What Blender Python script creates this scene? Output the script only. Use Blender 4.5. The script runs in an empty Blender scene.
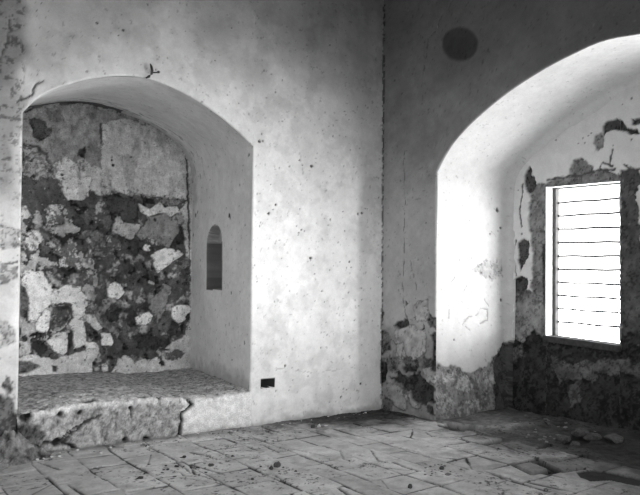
import bpy, bmesh, math, random
import numpy as np
from mathutils import Vector, Matrix

random.seed(7)
scene = bpy.context.scene
COL = scene.collection

# ------------------------------------------------------------------ numeric noise
def _hash(ix, iy, seed):
    n = (ix.astype(np.int64) * 374761393 + iy.astype(np.int64) * 668265263 + seed * 1274126177) & 0xffffffff
    n = ((n ^ (n >> 13)) * 1274126177) & 0xffffffff
    n = n ^ (n >> 16)
    return (n & 0xffffff) / float(0xffffff)

def vnoise(x, y, seed=0):
    ix = np.floor(x); iy = np.floor(y)
    fx = x - ix; fy = y - iy
    fx = fx * fx * (3 - 2 * fx); fy = fy * fy * (3 - 2 * fy)
    a = _hash(ix, iy, seed); b = _hash(ix + 1, iy, seed)
    c = _hash(ix, iy + 1, seed); d = _hash(ix + 1, iy + 1, seed)
    return (a * (1 - fx) + b * fx) * (1 - fy) + (c * (1 - fx) + d * fx) * fy

def fbm(x, y, size, seed=0, octs=4, gain=.5):
    s = 0.; amp = 1.; tot = 0.; f = 1. / size
    for k in range(octs):
        s = s + amp * vnoise(x * f + 17.3 * k, y * f - 9.1 * k, seed + k * 13)
        tot += amp; amp *= gain; f *= 2.03
    return s / tot

def sstep(a, b, v):
    t = np.clip((v - a) / (b - a), 0, 1)
    return t * t * (3 - 2 * t)

def worley(x, y, size, seed=0):
    # distance to nearest jittered point, and difference of the two nearest
    gx = x / size; gy = y / size
    ix = np.floor(gx); iy = np.floor(gy)
    d1 = np.full(x.shape, 9.); d2 = np.full(x.shape, 9.); idv = np.zeros(x.shape)
    for a in (-1, 0, 1):
        for b in (-1, 0, 1):
            px = ix + a + .15 + .7 * _hash(ix + a, iy + b, seed)
            py = iy + b + .15 + .7 * _hash(ix + a, iy + b, seed + 5)
            d = np.hypot(px - gx, py - gy)
            idn = _hash(ix + a, iy + b, seed + 9)
            new = d < d1
            d2 = np.where(new, d1, np.minimum(d2, d))
            idv = np.where(new, idn, idv)
            d1 = np.where(new, d, d1)
    return d1 * size, (d2 - d1) * size, idv

def seg_dist(X, Y, pts, closed=False):
    D = np.full(X.shape, 1e3)
    n = len(pts)
    for i in range(n if closed else n - 1):
        ax, ay = pts[i]; bx, by = pts[(i + 1) % n]
        dx, dy = bx - ax, by - ay
        L = dx * dx + dy * dy + 1e-12
        t = np.clip(((X - ax) * dx + (Y - ay) * dy) / L, 0, 1)
        D = np.minimum(D, np.hypot(X - ax - t * dx, Y - ay - t * dy))
    return D

def poly_sd(X, Y, pts):
    D = seg_dist(X, Y, pts, True)
    ins = np.zeros(X.shape, bool); n = len(pts)
    for i in range(n):
        ax, ay = pts[i]; bx, by = pts[(i + 1) % n]
        if ay == by: continue
        c = (ay > Y) != (by > Y)
        xi = (bx - ax) * (Y - ay) / (by - ay) + ax
        ins ^= c & (X < xi)
    return np.where(ins, D, -D)

class Canvas:
    """tone (how light the surface is) and relief of one wall, in that wall's own metres"""
    def __init__(self, X, Z, tone, seed=0):
        self.X, self.Z = X, Z
        self.T = np.zeros(X.shape) + tone
        self.H = np.zeros(X.shape)
        self.seed = seed
    def patch(self, pts, tone, h=0., warp=.025, edge=.006, var=.08, speck=0., dark=.3, rim=0., size=.05, mul=False):
        xs = [p[0] for p in pts]; zs = [p[1] for p in pts]; m = warp + .05
        box = (self.X > min(xs) - m) & (self.X < max(xs) + m) & (self.Z > min(zs) - m) & (self.Z < max(zs) + m)
        if not box.any(): return
        x = self.X[box]; z = self.Z[box]
        self.seed += 3; s = self.seed
        wx = x + (fbm(x, z, size, s, 3, .6) - .5) * 2 * warp
        wz = z + (fbm(x, z, size, s + 50, 3, .6) - .5) * 2 * warp
        sd = poly_sd(wx, wz, pts)
        w = sstep(-edge, edge, sd)
        t = tone * (1 + (fbm(x, z, .06, s + 7, 5, .65) - .5) * 2 * var * 2) * (1 + (fbm(x, z, .22, s + 8, 3) - .5) * 2 * var)
        if var > .1:
            e = fbm(x, z, .028, s + 9, 3, .65)          # pocks and crumbling near the edges
            near = np.exp(-np.maximum(sd, 0) / .05)
            t = t * (1 - .6 * sstep(.74 - .22 * near, .84 - .22 * near, e))
        if speck > 0:
            n = .5 * fbm(x, z, .03, s + 11, 3, .7) + .5 * fbm(x, z, .11, s + 12, 5, .7)
            t = t * (1 - (1 - dark) * sstep(1 - speck, 1 - speck + .07, n))
        T = self.T[box]; H = self.H[box]
        if mul: T = T * (1 - w) + T * tone * w
        else: T = T * (1 - w) + t * w
        if rim > 0: T = T * (1 - rim * np.exp(-((sd + .004) / .007) ** 2))  # rim paints the shade along the relief's edge into the tone
        if h is not None: H = H * (1 - w) + (h + (fbm(x, z, .05, s + 21, 3) - .5) * .006) * w
        self.T[box] = T; self.H[box] = H
    def crack(self, pts, width=.008, tone=.12, depth=.012, wob=.02, size=.06, broken=0.):
        xs = [p[0] for p in pts]; zs = [p[1] for p in pts]; m = wob + width * 3 + .02
        box = (self.X > min(xs) - m) & (self.X < max(xs) + m) & (self.Z > min(zs) - m) & (self.Z < max(zs) + m)
        if not box.any(): return
        x = self.X[box]; z = self.Z[box]
        self.seed += 3; s = self.seed
        wx = x + (fbm(x, z, size, s, 3, .6) - .5) * 2 * wob
        wz = z + (fbm(x, z, size, s + 50, 3, .6) - .5) * 2 * wob
        d = seg_dist(wx, wz, pts)
        wd = width * (.5 + 1.2 * fbm(x, z, .08, s + 3, 2))
        w = 1 - sstep(wd * .5, wd * 1.3, d)
        if broken > 0: w = w * sstep(broken - .08, broken + .08, fbm(x, z, .09, s + 31, 2))
        self.T[box] = self.T[box] * (1 - w) + tone * w
        self.H[box] -= depth * w
    def pit(self, x0, z0, r, tone=.1, depth=.012):
        m = r * 2.2
        box = (abs(self.X - x0) < m) & (abs(self.Z - z0) < m)
        if not box.any(): return
        x = self.X[box]; z = self.Z[box]
        d = np.hypot(x - x0, (z - z0)) + (fbm(x, z, r * 1.2, int(abs(x0 * 977 + z0 * 331)) % 999, 2) - .5) * r
        w = 1 - sstep(r * .6, r * 1.15, d)
        self.T[box] = self.T[box] * (1 - w) + tone * w
        self.H[box] -= depth * w
    def mottle(self, amp=.1, size=.5, seed=1):
        self.T *= 1 + (fbm(self.X, self.Z, size, seed, 5, .6) - .5) * 2 * amp
    def relief(self, amp=.01, size=.4, seed=2):
        self.H += (fbm(self.X, self.Z, size, seed, 4, .5) - .5) * 2 * amp

# ------------------------------------------------------------------ mesh building
def sheets_to_object(name, sheets, mat, kind='structure', parent=None):
    """each sheet: P (n,m,3) points, T (n,m) tone; all become one mesh object"""
    Vs = []; Fs = []; Ts = []; off = 0
    for P, T, flip in sheets:
        n, m = P.shape[:2]
        idx = np.arange(n * m).reshape(n, m) + off
        q = np.stack([idx[:-1, :-1], idx[1:, :-1], idx[1:, 1:], idx[:-1, 1:]], -1).reshape(-1, 4)
        if flip: q = q[:, ::-1]
        Vs.append(P.reshape(-1, 3)); Ts.append(T.reshape(-1)); Fs.append(q); off += n * m
    V = np.concatenate(Vs); F = np.concatenate(Fs); T = np.concatenate(Ts)
    me = bpy.data.meshes.new(name)
    me.vertices.add(len(V)); me.vertices.foreach_set('co', V.astype(np.float32).ravel())
    me.loops.add(F.size); me.loops.foreach_set('vertex_index', F.astype(np.int32).ravel())
    me.polygons.add(len(F)); me.polygons.foreach_set('loop_start', (np.arange(len(F)) * 4).astype(np.int32))
    me.update(calc_edges=True); me.validate()
    me.polygons.foreach_set('use_smooth', np.ones(len(me.polygons), bool))
    a = me.attributes.new('tone', 'FLOAT', 'POINT'); a.data.foreach_set('value', np.clip(T, .01, .92).astype(np.float32))
    me.materials.append(mat)
    o = bpy.data.objects.new(name, me); COL.objects.link(o)
    if kind: o['kind'] = kind
    if parent: o.parent = parent
    return o

def steps(a, b, res, ends=0., fine=.004):
    """coordinates from a to b at about res, with extra ones inside `ends` of either end"""
    L = list(np.linspace(a, b, max(2, int(round((b - a) / res)) + 1)))
    if ends > 0:
        k = np.arange(fine, ends, fine)
        L += list(a + k) + list(b - k)
    L = sorted(set(np.round(L, 5)))
    out = [L[0]]
    for v in L[1:]:
        if v - out[-1] > 1e-4: out.append(v)
    return np.array(out)

def mesh_object(name, bm, mat, parent=None, smooth=False):
    me = bpy.data.meshes.new(name); bm.to_mesh(me); bm.free()
    if smooth:
        for p in me.polygons: p.use_smooth = True
    me.materials.append(mat)
    o = bpy.data.objects.new(name, me); COL.objects.link(o)
    if parent: o.parent = parent
    return o

def tag(o, label, cat, group=None, kind=None):
    o['label'] = label; o['category'] = cat
    if group: o['group'] = group
    if kind: o['kind'] = kind
    return o

# ------------------------------------------------------------------ materials (all grey: a black and white place)
def lime_material(name, grain=.16, bump=.25, rough=.92, coarse=60.):
    m = bpy.data.materials.new(name); m.use_nodes = True
    nt = m.node_tree; nt.nodes.clear()
    N = nt.nodes.new; L = nt.links.new
    out = N('ShaderNodeOutputMaterial'); b = N('ShaderNodeBsdfPrincipled')
    b.inputs['Roughness'].default_value = rough
    b.inputs['Specular IOR Level'].default_value = .15
    L(b.outputs[0], out.inputs[0])
    at = N('ShaderNodeAttribute'); at.attribute_name = 'tone'
    geo = N('ShaderNodeTexCoord')
    n1 = N('ShaderNodeTexNoise'); n1.inputs['Scale'].default_value = coarse; n1.inputs['Detail'].default_value = 6; n1.inputs['Roughness'].default_value = .7
    L(geo.outputs['Object'], n1.inputs['Vector'])
    n2 = N('ShaderNodeTexNoise'); n2.inputs['Scale'].default_value = coarse * .2; n2.inputs['Detail'].default_value = 5
    L(geo.outputs['Object'], n2.inputs['Vector'])
    r1 = N('ShaderNodeMapRange'); r1.inputs[1].default_value = .3; r1.inputs[2].default_value = .7
    r1.inputs[3].default_value = 1 - grain; r1.inputs[4].default_value = 1 + grain
    L(n1.outputs['Fac'], r1.inputs[0])
    r2 = N('ShaderNodeMapRange'); r2.inputs[1].default_value = .3; r2.inputs[2].default_value = .7
    r2.inputs[3].default_value = 1 - grain * .5; r2.inputs[4].default_value = 1 + grain * .5
    L(n2.outputs['Fac'], r2.inputs[0])
    m1 = N('ShaderNodeMath'); m1.operation = 'MULTIPLY'; L(r1.outputs[0], m1.inputs[0]); L(r2.outputs[0], m1.inputs[1])
    m2 = N('ShaderNodeMath'); m2.operation = 'MULTIPLY'; m2.use_clamp = True
    L(at.outputs['Fac'], m2.inputs[0]); L(m1.outputs[0], m2.inputs[1])
    L(m2.outputs[0], b.inputs['Base Color'])
    bp = N('ShaderNodeBump'); bp.inputs['Strength'].default_value = bump; bp.inputs['Distance'].default_value = .01
    L(n1.outputs['Fac'], bp.inputs['Height']); L(bp.outputs[0], b.inputs['Normal'])
    return m

def plain_material(name, tone, rough=.8, grain=.15, scale=40., metallic=0.):
    m = bpy.data.materials.new(name); m.use_nodes = True
    nt = m.node_tree; b = nt.nodes['Principled BSDF']
    b.inputs['Roughness'].default_value = rough; b.inputs['Metallic'].default_value = metallic
    b.inputs['Specular IOR Level'].default_value = .2
    n = nt.nodes.new('ShaderNodeTexNoise'); n.inputs['Scale'].default_value = scale; n.inputs['Detail'].default_value = 6
    c = nt.nodes.new('ShaderNodeTexCoord'); nt.links.new(c.outputs['Object'], n.inputs['Vector'])
    r = nt.nodes.new('ShaderNodeMapRange'); r.inputs[1].default_value = .3; r.inputs[2].default_value = .7
    r.inputs[3].default_value = tone * (1 - grain); r.inputs[4].default_value = tone * (1 + grain)
    nt.links.new(n.outputs['Fac'], r.inputs[0]); nt.links.new(r.outputs[0], b.inputs['Base Color'])
    bp = nt.nodes.new('ShaderNodeBump'); bp.inputs['Strength'].default_value = .3; bp.inputs['Distance'].default_value = .004
    nt.links.new(n.outputs['Fac'], bp.inputs['Height']); nt.links.new(bp.outputs[0], b.inputs['Normal'])
    return m

PLASTER = lime_material('lime_plaster', .07, .18)
MASONRY = lime_material('bare_masonry', .36, .6, coarse=75.)
TILE = lime_material('clay_tile_floor', .14, .25)
WHITEWOOD = plain_material('white_painted_wood', .78, .6, .06)
GREYWOOD = plain_material('weathered_wood', .2, .8, .3, 25)
DARKWOOD = plain_material('dark_wood', .06, .8, .3, 25)
IRON = plain_material('rusty_iron', .07, .6, .3, 60)
CHIP_WHITE = plain_material('plaster_chip', .7, .9, .12)
CHIP_GREY = plain_material('mortar_lump', .2, .95, .3)
CHIP_DARK = plain_material('sooty_stone', .08, .95, .4)
LEAF = plain_material('dry_leaf', .07, .9, .3)
TWIG = plain_material('dry_twig', .06, .9, .3)

CEIL = 5.6

# ------------------------------------------------------------------ traced outlines, in metres on each surface
BACK_PATCHES = [([(-3.967, 4.145), (-1.292, 4.715), (-1.234, 0.15), (-1.596, 0.353), (-1.62, 1.054), (-1.63, 1.835), (-1.69, 1.914), (-1.722, 2.195), (-1.784, 2.526), (-1.656, 2.684), (-2.123, 2.658), (-2.34, 2.691), (-2.537, 2.66), (-2.654, 2.688), (-2.794, 2.75), (-2.855, 2.694), (-2.956, 2.858), (-3.101, 2.794), (-3.313, 2.736), (-3.407, 2.858), (-3.454, 2.961), (-3.592, 3.134), (-3.769, 3.122), (-3.951, 3.098)], 0.27, 0.0, 0.05, 0.38, 0.7, 0.3), ([(-2.855, 3.518), (-2.616, 3.631), (-2.219, 3.641), (-1.279, 3.674), (-1.234, 0.15), (-1.596, 0.353), (-1.62, 1.054), (-1.63, 1.835), (-1.69, 1.914), (-1.722, 2.195), (-1.784, 2.526), (-1.656, 2.684), (-2.123, 2.671), (-2.34, 2.703), (-2.537, 2.673), (-2.654, 2.713), (-2.769, 2.765), (-2.846, 2.882)], 0.47, 0.006, 0.02, 0.3, 0.8, 0.1), ([(-3.967, 4.145), (-1.292, 4.715), (-1.279, 3.674), (-1.65, 3.348), (-2.011, 3.54), (-2.353, 3.62), (-2.744, 3.686), (-3.35, 3.684), (-3.686, 3.486), (-3.954, 3.282)], 0.36, 0.004, 0.05, 0.4, 0.75, 0), ([(-3.335, 2.649), (-3.222, 2.927), (-3.08, 3.041), (-2.859, 2.968), (-2.707, 2.834), (-2.704, 2.683), (-2.842, 2.633), (-2.954, 2.685)], 0.44, 0.004, 0.05, 0.4, 0.6, 0.15), ([(-3.675, 3.452), (-3.518, 3.453), (-3.46, 3.318), (-3.56, 3.197), (-3.65, 3.279)], 0.1, -0.004, 0.05, 0.5, 0.6, 0.1), ([(-3.509, 3.562), (-3.349, 3.588), (-3.324, 3.495), (-3.462, 3.45)], 0.19, 0, 0.05, 0.0, 0.35, 0.25), ([(-3.506, 3.371), (-3.438, 3.394), (-3.448, 3.284), (-3.504, 3.276)], 0.12, 0, 0.03, 0.0, 0.35, 0.25), ([(-3.747, 3.125), (-3.592, 3.134), (-3.454, 2.961), (-3.406, 2.81), (-3.564, 2.723), (-3.763, 2.749)], 0.24, -0.004, 0.05, 0.5, 0.4, 0.5), ([(-3.635, 2.998), (-3.512, 3.013), (-3.475, 2.851), (-3.61, 2.836)], 0.32, 0, 0.05, 0.5, 0.5, 0.1), ([(-3.431, 2.963), (-3.271, 3.055), (-3.103, 2.965), (-2.956, 2.858), (-2.979, 2.732), (-3.265, 2.704), (-3.36, 2.791)], 0.48, 0.006, 0.04, 0.4, 0.5, 0.2), ([(-3.118, 3.171), (-3.058, 3.179), (-3.045, 3.07), (-3.105, 3.063)], 0.06, -0.01, 0.04, 0.0, 0.35, 0.25), ([(-3.313, 2.772), (-2.968, 2.844), (-2.989, 2.595), (-3.097, 2.549), (-3.251, 2.548), (-3.311, 2.615)], 0.55, 0.008, 0.025, 0.25, 0.6, 0.35), ([(-3.763, 2.738), (-3.337, 2.794), (-3.311, 2.651), (-3.282, 2.244), (-3.511, 2.229), (-3.581, 2.378), (-3.668, 2.301), (-3.755, 2.272)], 0.33, 0.004, 0.05, 0.75, 0.22, 0.1), ([(-3.492, 2.456), (-3.309, 2.471), (-3.282, 2.244), (-3.489, 2.231)], 0.48, 0.006, 0.03, 0.6, 0.3, 0.3), ([(-3.78, 2.433), (-3.692, 2.428), (-3.657, 2.302), (-3.777, 2.27)], 0.42, 0.006, 0.03, 0.2, 0.5, 0.25), ([(-3.731, 2.122), (-3.555, 2.179), (-3.497, 2.052), (-3.618, 1.928), (-3.707, 1.948)], 0.5, 0.006, 0.05, 0.45, 0.35, 0.25), ([(-3.371, 2.011), (-3.302, 2.038), (-3.255, 1.98), (-3.173, 2.056), (-3.113, 1.962), (-3.062, 1.792), (-3.084, 1.67), (-3.227, 1.715), (-3.344, 1.748)], 0.5, 0.004, 0.06, 0.55, 0.25, 0.25), ([(-3.052, 1.952), (-2.943, 1.956), (-2.941, 1.796), (-3.038, 1.769)], 0.42, 0.004, 0.05, 0.5, 0.3, 0.25), ([(-2.986, 2.398), (-2.777, 2.438), (-2.813, 2.323), (-2.923, 2.254)], 0.36, 0.002, 0.07, 0.7, 0.25, 0.25), ([(-3.067, 2.147), (-2.848, 2.197), (-2.808, 2.037), (-2.944, 1.981)], 0.2, 0.002, 0.06, 0.6, 0.5, 0.25), ([(-2.858, 2.856), (-2.72, 2.895), (-2.73, 2.718), (-2.843, 2.733)], 0.48, 0.006, 0.03, 0.0, 0.35, 0.25), ([(-2.365, 2.559), (-2.298, 2.539), (-2.23, 2.505), (-2.067, 2.61), (-1.997, 2.536), (-1.814, 2.577), (-1.77, 2.5), (-1.925, 2.423), (-2.065, 2.465), (-2.215, 2.402), (-2.337, 2.471)], 0.52, 0.004, 0.02, 0.3, 0.6, 0.3), ([(-2.123, 2.658), (-1.729, 2.678), (-1.842, 2.575), (-2.067, 2.597)], 0.22, 0, 0.04, 0.5, 0.5, 0.25), ([(-2.202, 2.416), (-1.996, 2.457), (-1.811, 2.364), (-1.781, 2.245), (-1.865, 2.147), (-1.934, 2.011), (-2.088, 2.057), (-2.212, 2.13), (-2.319, 2.098), (-2.399, 2.158), (-2.334, 2.252)], 0.23, 0.01, 0.02, 0.2, 0.8, 0.45), ([(-1.841, 2.468), (-1.755, 2.501), (-1.71, 2.37), (-1.81, 2.337)], 0.22, 0.004, 0.02, 0.0, 0.35, 0.25), ([(-2.649, 2.397), (-2.585, 2.389), (-2.558, 2.315), (-2.335, 2.304), (-2.321, 2.253), (-2.438, 2.105), (-2.555, 2.112), (-2.697, 2.193), (-2.698, 2.256)], 0.34, 0.01, 0.02, 0.35, 0.7, 0.5), ([(-2.81, 2.136), (-2.684, 2.105), (-2.567, 2.048), (-2.579, 1.959), (-2.745, 1.977)], 0.4, 0.004, 0.04, 0.6, 0.25, 0.25), ([(-2.304, 2.009), (-2.238, 2.05), (-2.183, 2.04), (-2.182, 1.962), (-2.263, 1.959)], 0.6, 0.004, 0.02, 0.3, 0.2, 0.25), ([(-2.225, 2.129), (-2.144, 2.146), (-2.088, 2.057), (-2.156, 2.015)], 0.36, 0, 0.04, 0.5, 0.3, 0.25), ([(-2.195, 1.922), (-1.99, 2.009), (-1.806, 1.99), (-1.719, 1.94), (-1.804, 1.87), (-1.889, 1.827), (-1.972, 1.759), (-2.082, 1.678), (-2.139, 1.768)], 0.6, 0.012, 0.015, 0.1, 0.8, 0.45), ([(-1.776, 1.871), (-1.66, 1.888), (-1.644, 1.781), (-1.73, 1.725), (-1.803, 1.79)], 0.22, 0, 0.03, 0.5, 0.5, 0.25), ([(-1.745, 1.698), (-1.629, 1.727), (-1.627, 1.566), (-1.714, 1.538)], 0.25, 0, 0.04, 0.7, 0.3, 0.25), ([(-2.751, 1.489), (-2.663, 1.553), (-2.573, 1.529), (-2.52, 1.415), (-2.609, 1.326), (-2.736, 1.352)], 0.7, 0.016, 0.012, 0.1, 0.8, 0.4), ([(-2.384, 1.095), (-2.306, 1.145), (-2.198, 1.169), (-2.143, 1.117), (-2.17, 1.052), (-2.25, 1.002), (-2.357, 1.005)], 0.68, 0.016, 0.01, 0.1, 0.8, 0.4), ([(-1.881, 1.231), (-1.768, 1.27), (-1.578, 1.228), (-1.578, 1.174), (-1.679, 1.135), (-1.693, 1.055), (-1.793, 1.017), (-1.879, 1.086)], 0.64, 0.014, 0.012, 0.1, 0.8, 0.4), ([(-1.976, 1.469), (-1.913, 1.483), (-1.891, 1.43), (-1.925, 1.39), (-1.975, 1.403)], 0.6, 0.01, 0.006, 0.0, 0.35, 0.25), ([(-2.817, 0.918), (-2.704, 0.914), (-2.652, 0.799), (-2.69, 0.751), (-2.815, 0.769)], 0.68, 0.016, 0.012, 0.1, 0.8, 0.4), ([(-2.812, 0.533), (-2.737, 0.541), (-2.717, 0.44), (-2.798, 0.421)], 0.62, 0.016, 0.01, 0.1, 0.8, 0.4), ([(-2.204, 1.584), (-2.122, 1.546), (-2.149, 1.52), (-2.217, 1.545)], 0.36, 0.004, 0.01, 0.0, 0.35, 0.25), ([(-2.692, 1.791), (-2.628, 1.78), (-2.627, 1.73), (-2.678, 1.741)], 0.3, 0.004, 0.01, 0.0, 0.35, 0.25), ([(-2.153, 0.87), (-2.113, 0.869), (-2.112, 0.83), (-2.153, 0.831)], 0.6, 0.01, 0.003, 0.0, 0.35, 0.25), ([(-2.187, 1.325), (-2.079, 1.416), (-1.998, 1.548), (-1.885, 1.496), (-1.953, 1.324), (-1.992, 1.153), (-2.06, 1.024), (-2.101, 1.064), (-2.199, 1.234)], 0.19, 0.006, 0.025, 0.3, 0.6, 0.3), ([(-2.579, 1.049), (-2.475, 1.034), (-2.461, 0.906), (-2.551, 0.909)], 0.26, 0.004, 0.04, 0.6, 0.4, 0.25), ([(-2.87, 1.142), (-2.706, 1.052), (-2.577, 0.885), (-2.614, 0.823), (-2.73, 0.952), (-2.856, 1.018)], 0.2, 0.002, 0.04, 0.5, 0.5, 0.25), ([(-3.746, 1.679), (-3.648, 1.693), (-3.503, 1.661), (-3.444, 1.508), (-3.363, 1.461), (-3.271, 1.521), (-3.058, 1.487), (-2.982, 1.303), (-3.028, 1.083), (-3.001, 0.924), (-3.023, 0.753), (-3.154, 0.723), (-3.157, 0.929), (-3.205, 1.003), (-3.185, 1.244), (-3.36, 1.281), (-3.462, 1.246), (-3.583, 1.083), (-3.661, 1.073), (-3.696, 1.26), (-3.687, 1.377), (-3.743, 1.447)], 0.6, 0.01, 0.03, 0.25, 0.65, 0.3), ([(-3.765, 1.504), (-3.699, 1.47), (-3.663, 1.26), (-3.672, 1.12), (-3.759, 1.122)], 0.13, -0.004, 0.02, 0.5, 0.5, 0.25), ([(-3.594, 1.037), (-3.485, 1.223), (-3.416, 1.187), (-3.426, 1.092), (-3.447, 0.962), (-3.514, 0.94), (-3.582, 0.978)], 0.7, 0.014, 0.012, 0.05, 0.8, 0.5), ([(-3.406, 1.246), (-3.197, 1.244), (-3.195, 1.111), (-3.264, 1.04), (-3.367, 0.971), (-3.424, 0.973)], 0.22, 0.0, 0.03, 0.6, 0.4, 0.4), ([(-3.36, 1.257), (-3.209, 1.268), (-3.196, 1.22), (-3.336, 1.209)], 0.05, -0.01, 0.01, 0.0, 0.35, 0.25), ([(-3.468, 0.844), (-3.401, 0.913), (-3.332, 0.934), (-3.251, 0.944), (-3.215, 0.906), (-3.224, 0.702), (-3.27, 0.668), (-3.375, 0.721)], 0.7, 0.014, 0.012, 0.05, 0.8, 0.5), ([(-3.053, 1.145), (-2.98, 1.156), (-2.907, 1.118), (-2.806, 0.992), (-2.855, 0.944), (-2.929, 0.995), (-2.991, 1.058)], 0.48, 0.008, 0.02, 0.3, 0.5, 0.25), ([(-3.777, 0.856), (-3.668, 0.852), (-3.623, 0.78), (-3.633, 0.722), (-3.687, 0.655), (-3.773, 0.625)], 0.38, 0.002, 0.04, 0.4, 0.5, 0.25), ([(-3.007, 1.328), (-2.86, 1.303), (-2.883, 1.179), (-2.98, 1.168)], 0.24, 0, 0.05, 0.6, 0.4, 0.25), ([(-3.838, 0.617), (-3.644, 0.688), (-3.51, 0.669), (-3.339, 0.636), (-3.188, 0.676), (-3.022, 0.729), (-2.975, 0.8), (-2.877, 0.771), (-2.839, 0.72), (-2.874, 0.599), (-2.935, 0.54), (-2.909, 0.428), (-2.992, 0.324), (-3.276, 0.273), (-3.833, 0.318)], 0.5, 0.012, 0.03, 0.3, 0.75, 0.3), ([(-3.024, 0.827), (-2.877, 0.796), (-2.852, 0.746), (-2.998, 0.728)], 0.6, 0.012, 0.01, 0.0, 0.35, 0.25), ([(-3.838, 0.617), (-3.643, 0.618), (-3.542, 0.541), (-3.641, 0.501), (-3.835, 0.456)], 0.15, -0.006, 0.02, 0.5, 0.5, 0.3), ([(-2.771, 0.332), (-2.635, 0.485), (-2.598, 0.596), (-2.496, 0.616), (-2.377, 0.546), (-2.257, 0.564), (-2.176, 0.547), (-2.081, 0.581), (-2.025, 0.539), (-1.999, 0.642), (-1.887, 0.65), (-1.972, 0.68), (-1.917, 0.743), (-1.818, 0.792), (-1.705, 0.855), (-1.662, 0.947), (-1.62, 1.081), (-1.247, 1.184), (-1.233, 0.081), (-2.77, 0.208)], 0.46, 0.012, 0.02, 0.3, 0.7, 0.3), ([(-2.027, 0.643), (-1.831, 0.66), (-1.702, 0.627), (-1.729, 0.549), (-1.956, 0.535)], 0.26, 0.006, 0.04, 0.6, 0.4, 0.1), ([(-2.039, 0.552), (-1.984, 0.523), (-1.969, 0.457), (-2.024, 0.46)], 0.05, -0.01, 0.006, 0.0, 0.35, 0.25), ([(-3.395, 0.556), (-3.338, 0.541), (-3.337, 0.469), (-3.383, 0.484)], 0.06, -0.01, 0.006, 0.0, 0.35, 0.25), ([(-3.274, 1.678), (-3.145, 1.729), (-3.108, 1.657), (-3.238, 1.63)], 0.03, -0.03, 0.015, 0.0, 0.35, 0.25), ([(-3.372, 2.094), (-3.115, 2.157), (-3.09, 2.06), (-3.302, 2.014)], 0.04, -0.015, 0.05, 0.0, 0.35, 0.25), ([(-2.829, 2.622), (-2.627, 2.639), (-2.366, 2.611), (-2.376, 2.378), (-2.545, 2.316), (-2.598, 2.401), (-2.701, 2.406)], 0.075, -0.01, 0.03, 0.4, 0.6, 0.25), ([(-2.34, 2.665), (-2.15, 2.642), (-2.136, 2.578), (-2.258, 2.581)], 0.03, -0.02, 0.015, 0.0, 0.35, 0.25), ([(-3.646, 0.839), (-3.513, 0.858), (-3.443, 0.737), (-3.532, 0.67), (-3.622, 0.745)], 0.04, -0.015, 0.03, 0.0, 0.35, 0.25), ([(-3.216, 0.931), (-3.157, 0.929), (-3.155, 0.783), (-3.201, 0.725)], 0.05, -0.015, 0.01, 0.0, 0.35, 0.25), ([(-2.421, 0.879), (-2.181, 0.897), (-2.043, 0.801), (-2.069, 0.671), (-2.339, 0.71)], 0.045, -0.01, 0.04, 0.4, 0.6, 0.25), ([(-2.759, 1.177), (-2.581, 1.187), (-2.605, 1.049), (-2.732, 1.052)], 0.04, -0.01, 0.04, 0.0, 0.35, 0.25)]
BACK_CRACKS = [[(-3.753, 3.522), (-3.622, 3.603), (-3.397, 3.712), (-3.187, 3.785)], [(-3.35, 3.684), (-3.115, 3.761), (-2.896, 3.824)], [(-3.067, 3.745), (-2.87, 3.741), (-2.643, 3.728), (-2.434, 3.685)], [(-2.617, 3.707), (-2.354, 3.685), (-2.246, 3.65), (-2.081, 3.583)], [(-2.855, 3.518), (-2.851, 3.281)], [(-3.747, 3.125), (-3.592, 3.145), (-3.501, 3.05), (-3.454, 2.949)], [(-3.679, 2.969), (-3.635, 2.998)], [(-1.708, 3.341), (-1.67, 2.67), (-1.631, 1.862)], [(-1.825, 3.46), (-1.737, 3.337)], [(-2.197, 2.065), (-2.087, 2.005)], [(-2.867, 1.761), (-2.851, 1.513)], [(-3.372, 1.281), (-3.197, 1.28), (-3.171, 1.111), (-3.286, 0.969)]]
BACK_PITS = [(-3.314, 2.832, 0.02), (-3.302, 2.797, 0.014), (-2.133, 2.369, 0.028), (-1.834, 1.989, 0.018), (-2.196, 2.0, 0.02), (-3.632, 2.786, 0.02), (-3.656, 2.96, 0.018), (-3.081, 3.102, 0.025), (-3.398, 1.472, 0.015), (-3.13, 0.722, 0.02), (-2.039, 0.5, 0.02), (-2.661, 0.512, 0.02), (-2.481, 0.488, 0.012), (-2.607, 1.226, 0.018), (-1.815, 2.671, 0.012), (-1.999, 2.695, 0.015), (-1.679, 1.095, 0.014), (-1.615, 0.663, 0.01), (-1.901, 0.637, 0.01), (-3.199, 1.389, 0.01), (-3.281, 0.585, 0.01), (-3.008, 0.594, 0.016), (-3.09, 0.428, 0.012), (-2.71, 3.086, 0.015), (-2.466, 3.153, 0.014), (-2.697, 3.024, 0.02)]
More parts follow.
